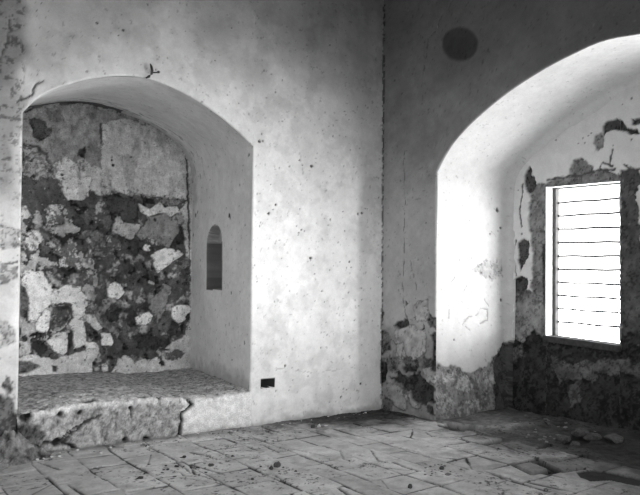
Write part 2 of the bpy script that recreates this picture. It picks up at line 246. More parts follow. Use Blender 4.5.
LEFT_DOTS = [(-1.782, 3.092, 0.02), (-1.703, 3.595, 0.01), (-1.582, 3.672, 0.014), (-1.083, 2.905, 0.022), (-1.657, 2.315, 0.017), (-1.567, 2.42, 0.012), (-1.244, 2.396, 0.008), (-1.519, 2.833, 0.008), (-1.214, 2.162, 0.014), (-1.255, 2.122, 0.01), (-1.172, 2.15, 0.01), (-1.283, 2.2, 0.008), (-1.255, 2.1, 0.008), (-1.404, 2.035, 0.007), (-1.801, 1.559, 0.007), (-1.085, 1.844, 0.02), (-0.81, 1.712, 0.008), (-0.924, 1.465, 0.01), (-1.428, 0.626, 0.014), (-0.591, 2.183, 0.012), (-0.663, 1.811, 0.008), (-0.319, 1.359, 0.009), (-0.543, 3.521, 0.008), (-2.338, 3.872, 0.008), (-0.838, 4.363, 0.009), (-2.142, 4.255, 0.008), (-1.999, 0.565, 0.012), (-3.367, 3.898, 0.008), (-3.319, 3.957, 0.012), (-3.568, 3.964, 0.01), (-0.524, 3.162, 0.008), (-0.393, 2.401, 0.018), (-0.33, 2.417, 0.018), (-0.511, 1.815, 0.015), (-0.879, 1.337, 0.008), (-0.631, 0.21, 0.014), (-0.325, 0.34, 0.016), (-0.541, 0.286, 0.01), (-1.251, 2.954, 0.01), (-1.209, 2.902, 0.007), (-1.042, 3.072, 0.007), (-0.426, 1.118, 0.009), (-0.314, 0.812, 0.01)]
LEFT_CRACKS = [[(-4.244, 3.105), (-4.196, 3.148), (-4.13, 3.195), (-4.123, 3.25), (-4.048, 3.327)], [(-4.394, 3.443), (-4.333, 3.631), (-4.32, 3.809)], [(-4.29, 1.85), (-4.266, 1.894), (-4.226, 1.931)], [(-4.319, 1.675), (-4.239, 1.704)], [(-4.341, 1.545), (-4.269, 1.581)], [(-4.365, 2.581), (-4.301, 2.606)]]
LEFT_FAINT = [[(-1.071, 0.524), (-0.798, 0.529), (-0.374, 0.549), (-0.248, 0.554)], [(-1.546, 0.611), (-1.071, 0.524)], [(-1.736, 1.364), (-1.679, 0.926)], [(-1.253, 3.183), (-1.207, 2.788)]]
LEFT_STAIN_SHADE = [[(-1.78, 0.821), (-1.653, 0.837), (-1.624, 0.572), (-1.726, 0.557)], [(-1.311, 2.244), (-1.131, 2.233), (-1.157, 2.048), (-1.323, 2.062)], [(-0.592, 2.255), (-0.28, 2.238), (-0.326, 2.089), (-0.544, 2.102)], [(-1.253, 3.183), (-1.086, 3.206), (-1.11, 2.833), (-1.249, 2.818)], [(-4.711, 4.05), (-2.631, 4.633), (-3.25, 3.925), (-3.807, 3.474), (-4.229, 3.195), (-4.694, 2.961)], [(-2.735, 4.196), (-1.799, 4.535), (-0.839, 4.422), (-1.914, 3.634)], [(-4.388, 3.011), (-4.228, 3.125), (-4.217, 2.423), (-4.377, 2.32)]]
LEFT_BARE = [[(-4.655, 0.583), (-4.333, 0.547), (-4.269, 0.506), (-4.203, 0.413), (-4.193, 0.282), (-4.018, 0.262), (-3.998, 0.021), (-4.645, -0.081)], [(-4.32, 0.7), (-4.272, 0.714), (-4.238, 0.608), (-4.285, 0.542)]]
LEFT_WORN = [[(-4.372, 2.018), (-4.211, 2.002), (-4.209, 1.853), (-4.369, 1.803)], [(-4.367, 1.7), (-4.222, 1.669), (-4.252, 1.529), (-4.364, 1.502)], [(-4.359, 1.201), (-4.23, 1.154), (-4.244, 0.981), (-4.355, 0.943)]]
JAMB_DOTS = [(0.676, 2.338, 0.035), (0.643, 2.307, 0.02), (0.775, 2.437, 0.014), (0.097, 2.951, 0.02), (0.278, 3.319, 0.012), (0.182, 0.887, 0.02), (0.585, 1.433, 0.02), (1.343, 2.848, 0.012), (0.347, 2.654, 0.012), (1.915, 2.459, 0.03), (1.834, 2.491, 0.02), (1.69, 1.851, 0.015), (0.953, 0.684, 0.012), (0.531, 0.665, 0.012), (1.109, 1.219, 0.01), (1.988, 2.197, 0.02), (0.189, 2.189, 0.012)]
RIGHT_DISC = [(-1.518, 4.121), (-1.513, 4.087), (-1.5, 4.056), (-1.477, 4.031), (-1.446, 4.012), (-1.408, 3.999), (-1.364, 3.994), (-1.316, 3.996), (-1.265, 4.006), (-1.214, 4.024), (-1.164, 4.048), (-1.117, 4.078), (-1.076, 4.113), (-1.042, 4.152), (-1.016, 4.193), (-1.0, 4.233), (-0.995, 4.273), (-1.0, 4.309), (-1.015, 4.341), (-1.04, 4.367), (-1.074, 4.385), (-1.115, 4.397), (-1.162, 4.4), (-1.211, 4.395), (-1.263, 4.383), (-1.313, 4.364), (-1.362, 4.338), (-1.406, 4.307), (-1.444, 4.273), (-1.476, 4.235), (-1.499, 4.197), (-1.513, 4.158)]
RIGHT_CRACKS = [[(-1.158, 4.718), (-1.053, 4.63), (-0.962, 4.568), (-0.869, 4.448), (-0.782, 4.405), (-0.759, 4.271), (-0.711, 4.144), (-0.68, 3.941), (-0.664, 3.874)], [(-0.383, 3.168), (-0.406, 2.563), (-0.394, 1.964), (-0.383, 1.329)], [(-0.294, 1.484), (-0.383, 1.329), (-0.471, 1.07)], [(-0.498, 1.841), (-0.636, 1.37), (-0.572, 1.134)], [(-0.157, 0.871), (-0.336, 0.763), (-0.249, 0.611)], [(-0.593, 0.667), (-0.757, 0.613), (-0.899, 0.672)]]
RIGHT_BARE = [[(-0.143, 0.418), (-0.304, 0.472), (-0.46, 0.454), (-0.594, 0.55), (-0.742, 0.451), (-0.885, 0.411), (-0.934, 0.18), (-0.808, 0.196), (-0.696, 0.145), (-0.53, 0.238), (-0.358, 0.347)], [(-0.833, 1.008), (-0.943, 1.037), (-0.946, 0.564), (-0.837, 0.553), (-0.882, 0.807)], [(-0.191, 1.056), (-0.315, 1.111), (-0.454, 1.129), (-0.472, 1.047), (-0.263, 1.012)], [(0.064, 0.669), (-0.068, 0.594), (-0.089, 0.375), (0.06, 0.308)], [(-0.373, 0.587), (-0.61, 0.599), (-0.578, 0.525), (-0.408, 0.507)]]
RIGHT_SCALE_LIGHT = [[(-0.227, 0.997), (-0.539, 1.062), (-0.737, 1.003), (-0.771, 0.798), (-0.576, 0.665), (-0.302, 0.664)], [(-0.089, 0.326), (-0.305, 0.328), (-0.479, 0.208), (-0.412, 0.056), (-0.128, 0.087)], [(-0.692, 0.607), (-0.899, 0.65), (-0.901, 0.424), (-0.774, 0.454)], [(-0.265, 0.818), (-0.405, 0.852), (-0.423, 0.699), (-0.266, 0.685)], [(-0.571, 1.31), (-0.799, 1.373), (-0.832, 1.168), (-0.606, 1.112)], [(-0.496, 0.281), (-0.646, 0.254), (-0.68, 0.12), (-0.531, 0.098)]]
RIGHT_SCALE_DARK = [[(0.029, 0.983), (-0.119, 0.942), (-0.158, 0.749), (0.026, 0.71)], [(-0.406, 0.698), (-0.609, 0.669), (-0.867, 0.738), (-0.899, 0.627), (-0.643, 0.579), (-0.407, 0.579)], [(-0.122, 0.685), (-0.302, 0.64), (-0.233, 0.489), (-0.087, 0.498)], [(0.033, 1.357), (-0.043, 1.235), (0.03, 1.045)], [(-0.8, 1.201), (-0.941, 1.173), (-0.943, 1.015), (-0.833, 1.054)], [(-0.054, 0.187), (-0.236, 0.126), (-0.202, 0.0), (-0.019, -0.003)]]
RIGHT_RUST = [[(-0.761, 0.166), (-0.872, 0.171), (-0.904, 0.063), (-0.777, 0.077)], [(-0.72, 1.094), (-0.737, 1.026), (-0.689, 1.023)], [(-0.417, 1.366), (-0.469, 1.319), (-0.418, 1.306)]]
REVEAL_BARE = [(-0.174, 0.641), (0.016, 0.674), (0.179, 0.619), (0.329, 0.587), (0.466, 0.532), (0.622, 0.545), (0.746, 0.584), (0.873, 0.553), (0.964, 0.644), (1.076, 0.686), (1.132, 0.819), (1.265, 0.937), (1.704, 0.986), (1.712, -0.673), (-0.164, -0.514)]
REVEAL_BARE_LIGHT = [[(0.114, 0.555), (0.262, 0.568), (0.33, 0.448), (0.164, 0.415)], [(0.364, 0.469), (0.535, 0.48), (0.641, 0.331), (0.468, 0.251), (0.331, 0.309)], [(0.783, 0.51), (0.965, 0.547), (1.041, 0.347), (0.857, 0.265)], [(0.035, 0.3), (0.198, 0.321), (0.332, 0.171), (0.167, 0.095), (0.036, 0.131)], [(0.502, 0.201), (0.713, 0.206), (0.786, 0.056), (0.573, 0.03)]]
REVEAL_MARK = [(0.596, 1.753), (0.81, 1.83), (1.106, 1.888), (1.145, 1.68), (0.921, 1.615), (0.703, 1.684)]
REVEAL_FAINT = [[(0.444, 1.082), (0.548, 1.173), (0.671, 1.183), (0.759, 1.277), (0.868, 1.252), (0.869, 1.131), (0.743, 1.086)], [(0.224, 1.26), (0.224, 1.168)], [(0.254, 1.583), (0.304, 1.63)], [(0.459, 1.468), (0.51, 1.539)], [(0.496, 1.069), (0.566, 1.02)], [(0.631, 1.754), (0.774, 1.709), (0.92, 1.761)], [(0.813, 1.373), (0.886, 1.3)]]
REVEAL_DOTS = [(1.046, 2.476, 0.03), (1.104, 2.258, 0.018), (0.31, 0.912, 0.012), (1.109, 1.372, 0.02), (0.917, 2.174, 0.012), (0.557, 2.32, 0.01), (0.387, 1.841, 0.01)]
WW_BARE = [[(-1.228, 2.673), (-1.347, 2.772), (-1.47, 2.768), (-1.552, 2.802), (-1.796, 2.808), (-2.028, 2.803), (-2.223, 2.798), (-2.33, 2.773), (-2.419, 2.712), (-2.419, 2.642), (-1.476, 2.701), (-1.476, 0.961), (-1.235, 0.89), (-1.032, 0.79), (-1.017, 0.932), (-1.134, 1.109), (-1.247, 1.337), (-1.286, 1.561), (-1.298, 1.84), (-1.27, 2.176), (-1.229, 2.459), (-1.269, 2.596)], [(-1.796, 2.803), (-1.802, 2.919), (-1.855, 2.985), (-1.925, 3.001), (-2.0, 2.964), (-2.057, 2.872), (-2.057, 2.779)], [(-1.029, 1.504), (-1.233, 1.505), (-1.474, 1.343), (-1.476, 0.797), (-1.032, 0.762)], [(-2.192, 3.212), (-2.216, 3.164), (-2.204, 3.046), (-2.121, 3.037), (-2.085, 3.143), (-2.121, 3.203)]]
WW_BARE_SHADE = [[(-2.393, 2.705), (-2.398, 2.794), (-2.486, 2.802), (-2.613, 2.774), (-2.637, 2.601), (-2.573, 2.511), (-2.603, 2.29), (-2.613, 2.046), (-2.662, 1.803), (-2.663, 0.844), (-2.395, 0.895)]]
WW_DARK = [[(-1.16, 2.874), (-1.214, 2.969), (-1.267, 2.984), (-1.281, 2.903), (-1.347, 2.805), (-1.308, 2.709), (-1.242, 2.655), (-1.174, 2.77)], [(-1.082, 2.085), (-1.163, 2.114), (-1.244, 2.088), (-1.245, 1.925), (-1.178, 1.809), (-1.124, 1.719), (-1.083, 1.845)], [(-1.014, 1.618), (-1.131, 1.674), (-1.232, 1.645), (-1.206, 1.505), (-1.098, 1.436), (-1.029, 1.504)], [(-0.97, 2.223), (-1.026, 2.202), (-1.012, 2.077), (-0.956, 2.051)], [(-1.414, 2.057), (-1.472, 2.054), (-1.475, 1.261), (-1.43, 1.342)], [(-2.192, 3.306), (-2.25, 3.344), (-2.354, 3.356), (-2.422, 3.31), (-2.488, 3.223), (-2.576, 3.196), (-2.608, 3.132), (-2.51, 3.155), (-2.444, 3.199), (-2.32, 3.243), (-2.239, 3.226), (-2.204, 3.188)], [(-2.51, 3.314), (-2.619, 3.303), (-2.619, 3.24), (-2.532, 3.246)]]
WW_CRACKS = [[(-1.508, 3.253), (-1.642, 3.312), (-1.824, 3.382), (-1.975, 3.443), (-2.168, 3.525), (-2.354, 3.615), (-2.488, 3.67), (-2.619, 3.712)], [(-1.157, 2.788), (-1.129, 2.596), (-1.1, 2.427), (-1.145, 2.277)], [(-1.057, 2.111), (-0.998, 1.928), (-1.059, 1.68)], [(-1.496, 2.795), (-1.67, 2.808), (-1.926, 2.797), (-2.169, 2.82), (-2.343, 2.807)], [(-2.444, 2.836), (-2.576, 2.743)], [(-2.309, 3.018), (-2.286, 2.859)], [(-2.145, 2.824), (-2.204, 2.903), (-2.309, 2.844)]]
WW_LOW = [[(-0.82, 0.718), (-0.942, 0.901), (-1.15, 0.89), (-1.322, 1.021), (-1.475, 0.959), (-1.475, 0.912), (-2.402, 0.89), (-2.424, 1.029), (-2.827, 1.105), (-2.827, -0.407), (-0.828, -0.876)], [(-2.4, 0.86), (-3.1, 0.8), (-3.8, 0.62), (-4.4, 0.7), (-5.2, 0.55), (-5.2, -0.2), (-2.4, -0.2)]]
WW_LOWLIGHT = [[(-1.544, 0.614), (-1.676, 0.696), (-1.831, 0.665), (-2.053, 0.709), (-2.172, 0.763), (-2.62, 0.762), (-2.62, 0.596), (-2.289, 0.602), (-2.054, 0.488), (-1.806, 0.504), (-1.677, 0.398)], [(-1.755, 0.43), (-1.931, 0.474), (-1.956, 0.254), (-1.806, 0.188)], [(-1.543, 0.73), (-1.623, 0.737), (-1.65, 0.602), (-1.57, 0.57)], [(-0.943, 0.753), (-1.121, 0.864), (-1.18, 0.747), (-1.093, 0.594), (-0.974, 0.607)]]
BARS = [(2.54, 2.508), (2.384, 2.352), (2.225, 2.194), (2.063, 2.03), (1.906, 1.874), (1.752, 1.72), (1.595, 1.563), (1.438, 1.406), (1.283, 1.25), (1.128, 1.096)]
LEDGE_TOP = [(-4.6, 0.37), (-4.226, 0.372), (-4.05, 0.39), (-3.849, 0.423), (-3.489, 0.435), (-3.101, 0.429), (-2.72, 0.405), (-2.66, 0.4), (-2.6, 0.37), (-2.464, 0.375), (-2.2, 0.38), (-1.997, 0.385), (-1.874, 0.396), (-1.5, 0.4)]
LEDGE_CRACKS = [([(-2.574, 0.332), (-2.552, 0.299), (-2.606, 0.264), (-2.671, 0.23), (-2.66, 0.159), (-2.68, 0.081), (-2.69, -0.018)], 0.015), ([(-2.6, 2.0), (-2.58, 2.08), (-2.64, 2.18), (-2.72, 2.25)], 0.012), ([(-2.6, 0.36), (-2.585, 0.33)], 0.014), ([(-3.827, 0.097), (-3.793, 0.155), (-3.714, 0.201), (-3.624, 0.255)], 0.006), ([(-4.016, 0.103), (-3.844, 0.081), (-3.72, 0.037)], 0.012), ([(-3.199, 0.332), (-3.178, 0.234)], 0.005), ([(-3.9, 2.35), (-3.6, 2.4), (-3.3, 2.33)], 0.01), ([(-4.0, 2.12), (-3.85, 2.16), (-3.7, 2.1)], 0.014), ([(-3.3, 2.15), (-3.1, 2.2), (-2.9, 2.13)], 0.012)]
LEDGE_PITS = [(-3.848, 0.333, 0.03), (-3.87, 0.093, 0.04), (-3.72, 0.019, 0.035), (-3.035, 0.015, 0.035), (-3.045, -0.012, 0.025), (-3.244, 0.032, 0.03), (-3.671, 0.333, 0.025), (-4.136, 0.337, 0.05), (-4.103, 0.351, 0.04), (-2.897, 0.411, 0.03), (-3.199, 0.332, 0.02), (-3.55, 2.12, 0.07), (-3.62, 2.1, 0.05), (-3.05, 2.09, 0.05)]
LEDGE_WHITE = [[(-2.618, 0.316), (-2.541, 0.329), (-2.407, 0.347), (-1.997, 0.352), (-1.724, 0.438), (-1.717, -0.16), (-2.229, -0.096), (-2.458, -0.036), (-2.592, 0.031), (-2.67, 0.1), (-2.671, 0.2)]]
LEDGE_DARK = [[(-4.427, 0.521), (-4.227, 0.398), (-4.168, 0.305), (-4.086, 0.279), (-4.0, 0.198), (-3.998, 0.021), (-4.418, -0.075)]]
LEDGE_BLOCK = [[(-3.809, 0.076), (-3.757, 0.151), (-3.633, 0.228), (-3.486, 0.286)]]
RIDGE = [(-0.001, -0.998), (-0.007, -1.439), (0.324, -1.569), (0.619, -1.735), (0.962, -1.772)]
FLOOR_RAISED = [[(-0.484, -2.645), (-0.305, -2.703), (-0.4, -3.018), (-0.643, -2.982)], [(-0.812, -2.642), (-0.622, -2.653), (-0.687, -2.879), (-0.901, -2.878)]]
FLOOR_HOLLOW = [[(-0.554, -3.043), (-0.38, -3.088), (-0.306, -3.249), (-0.332, -3.474), (-0.492, -3.56), (-0.518, -3.347), (-0.689, -3.263), (-0.679, -3.169)], [(-0.08, -1.012), (-0.025, -1.242), (0.087, -1.563), (-0.016, -1.583), (-0.186, -1.32)], [(-0.083, -2.311), (0.089, -2.378), (0.018, -2.428), (-0.127, -2.377)], [(0.381, -2.268), (0.631, -2.273), (0.61, -2.475), (0.279, -2.555), (0.194, -2.449)]]
FLOOR_CRACKS = [([(-2.111, -1.35), (-2.111, -1.519)], 0.013), ([(-0.815, -0.456), (-0.854, -0.626)], 0.01), ([(-1.495, -1.546), (-1.648, -1.833), (-1.643, -1.958)], 0.007), ([(-1.585, -1.958), (-1.611, -2.136), (-1.594, -2.297)], 0.012), ([(-1.76, -2.464), (-1.748, -2.668), (-1.755, -2.876)], 0.01), ([(-2.424, -2.266), (-2.472, -2.471)], 0.013), ([(-3.302, -1.375), (-3.197, -1.513)], 0.006), ([(-3.122, -0.094), (-3.102, -0.503), (-3.127, -0.909), (-3.163, -1.262), (-3.082, -1.625)], 0.008), ([(-3.265, -1.12), (-3.239, -1.35), (-3.149, -1.343), (-3.085, -1.094)], 0.008), ([(-0.608, -2.622), (-0.653, -2.826), (-0.658, -2.936)], 0.012), ([(-0.524, -1.497), (-0.354, -1.611), (-0.457, -1.808)], 0.01), ([(-0.481, -1.242), (-0.558, -1.419), (-0.49, -1.52)], 0.009), ([(-4.146, -0.765), (-4.147, -1.319)], 0.012), ([(-1.172, -2.621), (-1.181, -2.927), (-1.21, -3.221)], 0.012), ([(-2.18, -0.798), (-2.217, -1.102)], 0.01), ([(-1.82, -0.227), (-1.862, -0.432)], 0.01), ([(-2.698, -1.615), (-2.642, -1.724), (-2.68, -1.997)], 0.008), ([(-1.724, -1.39), (-1.894, -1.666), (-1.879, -1.758)], 0.005), ([(-0.228, -2.014), (-0.342, -2.279), (-0.384, -2.477)], 0.01)]
SINGLES = [('debris_lump', 'lump', -2.517, -1.557, 0.045, 0.04, 'D', 3, 'darkest jagged lump on the broken tile in the middle foreground', 'debris lump', 0.0), ('debris_lump', 'lump', -2.591, -1.58, 0.035, 0.028, 'D', 10, 'small dark lump just left of the darkest jagged lump', 'debris lump', 1.0), ('plaster_flake', 'flake', -2.622, -1.522, 0.05, 0.01, 'W', 17, 'pale plaster flake left of the dark lumps in the middle foreground', 'plaster flake', 0.0), ('plaster_flake', 'flake', -2.539, -1.466, 0.035, 0.008, 'W', 24, 'pale flake directly behind the dark lumps in the middle foreground', 'plaster flake', 0.8), ('pebble', 'lump', -2.94, -1.193, 0.036, 0.026, 'D', 31, 'dark pebble alone on the tiles below the white end of the ledge', 'pebble', 0.0), ('pebble', 'lump', -2.652, -1.047, 0.028, 0.016, 'D', 38, 'flat dark pebble on a tile joint below the square wall hole', 'pebble', 0.5), ('dead_leaf', 'flake', -3.021, -0.818, 0.06, 0.006, 'L', 45, 'dry dark leaf nearest the cracked ledge, topmost of the little litter patch', 'leaf', 0.4), ('dead_leaf', 'flake', -3.162, -0.925, 0.045, 0.006, 'L', 52, 'curled dark leaf at the middle of the litter patch below the ledge crack', 'leaf', 2.0), ('dead_leaf', 'flake', -3.187, -1.062, 0.04, 0.006, 'L', 59, 'small dark leaf beside the pale broken tile corner below the ledge crack', 'leaf', 1.2), ('plaster_flake', 'flake', -3.158, -1.193, 0.06, 0.01, 'W', 66, 'broad pale flake on the tiles just right of the litter patch', 'plaster flake', 0.3), ('dry_scrap', 'flake', -3.436, -1.3, 0.055, 0.008, 'L', 73, 'larger dark scrap on the left foreground tiles', 'scrap', 0.1), ('dry_scrap', 'flake', -3.569, -1.226, 0.05, 0.006, 'L', 80, 'flat dark scrap left of the larger scrap on the foreground tiles', 'scrap', 0.9), ('mortar_lump', 'lump', -1.341, -0.426, 0.04, 0.03, 'D', 87, 'dark lump at the wall foot under the bright plaster', 'mortar lump', 0.0), ('plaster_lump', 'lump', -1.272, -0.441, 0.04, 0.034, 'W', 94, 'white plaster lump at the wall foot, beside the dark lump', 'plaster lump', 0.8), ('plaster_flake', 'flake', -1.178, -0.441, 0.035, 0.012, 'W', 101, 'pale chip at the wall foot, right of the white plaster lump', 'plaster flake', 0.0), ('stone', 'lump', -1.983, -2.584, 0.032, 0.026, 'D', 108, 'small dark triangular stone on the bottom foreground tile', 'stone', 0.5), ('stone', 'lump', -1.398, -2.356, 0.035, 0.026, 'D', 115, 'dark stone on the cracked tile in front of the right alcove', 'stone', 0.0), ('tile_fragment', 'flake', -1.491, -2.51, 0.05, 0.01, 'G', 122, 'grey tile fragment beside the dark stone on the cracked tile', 'tile fragment', 0.7), ('stone_block', 'lump', 0.384, -2.323, 0.11, 0.05, 'D', 129, 'flat dark grey stone leftmost in the dark rubble below the window', 'stone', 0.3), ('stone_block', 'lump', 0.674, -2.302, 0.12, 0.06, 'D', 136, 'largest dark grey stone in the dark rubble below the window', 'stone', 1.0), ('stone_block', 'lump', 0.61, -2.475, 0.09, 0.045, 'D', 143, 'dark stone at the right end of the rubble below the window', 'stone', 2.0), ('stone_block', 'lump', 0.313, -2.48, 0.08, 0.03, 'D', 150, 'low dark stone at the near side of the rubble below the window', 'stone', 0.2), ('loose_brick', 'lump', 0.672, -2.671, 0.12, 0.05, 'D', 157, 'half-buried block beyond the rubble, nearest the right picture edge', 'block', 0.6)]

# ------------------------------------------------------------------ arch outlines
def curve_interp(pts, n):
    """resample a polyline (smoothed by Catmull-Rom) at n points"""
    P = [np.array(p, float) for p in pts]
    out = []
    for i in range(len(P) - 1):
        p0 = P[max(i - 1, 0)]; p1 = P[i]; p2 = P[i + 1]; p3 = P[min(i + 2, len(P) - 1)]
        for k in range(12):
            t = k / 12.
            out.append(.5 * ((2 * p1) + (-p0 + p2) * t + (2 * p0 - 5 * p1 + 4 * p2 - p3) * t * t + (-p0 + 3 * p1 - 3 * p2 + p3) * t ** 3))
    out.append(P[-1]); out = np.array(out)
    d = np.r_[0, np.cumsum(np.hypot(*np.diff(out, axis=0).T))]
    u = np.linspace(0, d[-1], n)
    return np.stack([np.interp(u, d, out[:, 0]), np.interp(u, d, out[:, 1])], 1)

# left alcove, in x and z on the wall y=0, and on the alcove's back wall y=2.05
LX0, LX1, LSP = -4.20, -1.872, 3.03
ARCH_L = [(-4.20, 3.022), (-4.10, 3.145), (-3.979, 3.245), (-3.805, 3.345), (-3.6, 3.435), (-3.332, 3.515), (-3.073, 3.541),
          (-2.833, 3.507), (-2.56, 3.425), (-2.283, 3.30), (-2.043, 3.155), (-1.872, 3.035)]
ARCH_LB = [(-4.45, 3.10), (-4.40, 3.22), (-4.2, 3.38), (-3.95, 3.5), (-3.64, 3.61), (-3.397, 3.70), (-3.18, 3.755), (-2.9, 3.762),
           (-2.669, 3.735), (-2.46, 3.69), (-2.238, 3.625), (-2.088, 3.57), (-1.829, 3.43), (-1.67, 3.317), (-1.61, 3.17)]
LBX0, LBX1, LBY = -4.45, -1.605, 2.05
# right alcove, in y and z on the wall x=0 and on its back wall x=1.25
RY0, RY1 = -.91, -4.98
_r = [(-.913, 2.831), (-1.04, 2.99), (-1.219, 3.163), (-1.523, 3.343), (-1.901, 3.51), (-2.295, 3.632), (-2.651, 3.703), (-2.944, 3.734)]
ARCH_R = _r + [(-5.89 - a, b) for a, b in _r[-2::-1]]
_b = [(-.946, 2.93), (-1.07, 3.05), (-1.243, 3.16), (-1.642, 3.37), (-1.969, 3.51), (-2.354, 3.669), (-2.597, 3.745), (-2.95, 3.79)]
ARCH_RB = _b + [(-5.89 - a, b) for a, b in _b[-2::-1]]
RBX = 1.25
AL = curve_interp(ARCH_L, 400); ALB = curve_interp(ARCH_LB, 400)
AR = curve_interp(ARCH_R, 400); ARB = curve_interp(ARCH_RB, 400)
OUT_L = [(LX0, -.2)] + [tuple(p) for p in AL[::8]] + [(LX1, AL[-1][1]), (LX1, -.2)]
OUT_R = [(-.913, -.2)] + [tuple(p) for p in AR[::8]] + [(AR[-1][0], -.2)]

def arris(U, Z, outline, r):
    d = np.abs(poly_sd(U, Z, outline))
    d = np.clip(d, 0, r)
    return r - np.sqrt(np.maximum(r * r - (r - d) ** 2, 0))

# ================================================================== left wall (y = 0)
def left_wall_canvas(X, Z):
    c = Canvas(X, Z, .76, 100)
    c.mottle(.13, .9, 3); c.mottle(.12, .16, 4); c.mottle(.07, .04, 15); c.relief(.014, .7, 5); c.relief(.005, .10, 6)
    c.T *= 1 - .13 * sstep(.50, .66, fbm(X, Z, .22, 16, 5, .65))
    # stains towards the far left jamb; high up also darkened for the light's falloff
    st = sstep(3.3, 4.8, Z + (fbm(X, Z, .6, 8, 4) - .5) * 1.2)
    c.T *= 1 - .50 * st
    lf = sstep(-4.15, -4.3, X + (fbm(X, Z, .3, 9, 4) - .5) * .25)
    c.T *= 1 - (.22 + .30 * sstep(2.0, 2.5, Z + (fbm(X, Z, .3, 17, 3) - .5) * .6)) * lf
    # blotchy speckle left of the alcove
    n = fbm(X, Z, .05, 12, 4, .7)
    sp = sstep(.55, .66, n) * sstep(-4.17, -4.22, X) * sstep(2.1, 2.5, Z + (fbm(X, Z, .4, 13, 3) - .5))
    c.T *= 1 - .55 * sp; c.H -= .006 * sp
    # fine freckles all over
    n = fbm(X, Z, .03, 14, 2, .6)
    c.T *= 1 - .35 * sstep(.80, .87, n)
    rg = random.Random(5)
    for k in range(520):
        x = rg.uniform(-4.6, 0); z = rg.uniform(.1, 5.2)
        c.pit(x, z, rg.choice([.006, .007, .008, .010, .012]), rg.uniform(.18, .45), .006)
    for x, z, r in LEFT_DOTS: c.pit(x, z, r, .07, .012)
    for p in LEFT_CRACKS: c.crack(p, .008, .14, .012, .03, size=.09)
    for p in LEFT_FAINT: c.crack(p, .005, .5, .004, .02, broken=.5)
    for p in LEFT_STAIN_SHADE: c.patch(p, .68 if p[0][0] < -4 else .86, None, .15, .28 if p[0][0] < -4 else .12, .03, size=.2, mul=True)  # stains, and the dimmer light of the upper left corner painted in
    for p in LEFT_BARE: c.patch(p, .17, -.02, .05, .008, .3, speck=.55, dark=.4, rim=.3, size=.08)
    for p in LEFT_WORN: c.patch(p, .45, -.003, .04, .01, .25, speck=.5, dark=.5, size=.08)
    # dirty foot of the wall and the dashed crack in the corner
    ft = sstep(.10, .0, Z + (fbm(X, Z, .1, 19, 3) - .5) * .14)
    c.T *= 1 - .45 * ft
    c.H += .02 * sstep(.12, 0, Z)
    cr = np.exp(-((X + .005) / .009) ** 2) * sstep(.40, .5, fbm(X * .2, Z, .03, 20, 2, .6))
    c.T *= 1 - .8 * cr
    # the small square putlog hole low down
    x0, x1, z0, z1 = -1.738, -1.571, .408, .495
    w = ((X > x0) & (X < x1) & (Z > z0 + .01 * np.sin(X * 60)) & (Z < z1))
    w2 = (X > x0 - .007) & (X < x1 + .007) & (Z > z0 - .006) & (Z < z1 + .007)
    c.H = np.where(w, -.20, c.H); c.T = np.where(w2, .03, c.T)  # inner shade of the hole painted near black
    return c

def left_piece(X, Z):
    c = left_wall_canvas(X, Z)
    c.H = np.where(c.H < -.1, c.H, c.H * sstep(.0, .05, np.abs(poly_sd(X, Z, OUT_L))))
    Y = -(c.H) + arris(X, Z, OUT_L, .022)
    return np.stack([X, Y, Z], -1), c.T

R = .0125
sh = []
x = steps(-5.3, LX0, R, .03); z = steps(-.05, CEIL, R)
P, T = left_piece(*np.meshgrid(x, z, indexing='ij')); sh.append((P, T, False))
x = steps(LX1, .03, R, .03); z = np.unique(np.r_[steps(-.05, CEIL, R), .408, .495, .403, .500])
x = np.unique(np.r_[x, -1.739, -1.743, -1.571, -1.566])
P, T = left_piece(*np.meshgrid(x, z, indexing='ij')); sh.append((P, T, False))
x = steps(LX0, LX1, R); w = np.unique(np.r_[np.linspace(0, 1, 190), np.array([.002, .004, .006, .009, .012])])
zc = np.interp(x, AL[:, 0], AL[:, 1])
X, W = np.meshgrid(x, w, indexing='ij'); Z = zc[:, None] + (CEIL - zc[:, None]) * W
P, T = left_piece(X, Z); sh.append((P, T, False))
# plain continuation towards the camera side
X, Z = np.meshgrid(np.array([-6.65, -6., -5.3]), np.array([-.05, 2, 4, CEIL]), indexing='ij')
sh.append((np.stack([X, X * 0, Z], -1), X * 0 + .5, False))
sheets_to_object('wall_left', sh, PLASTER)

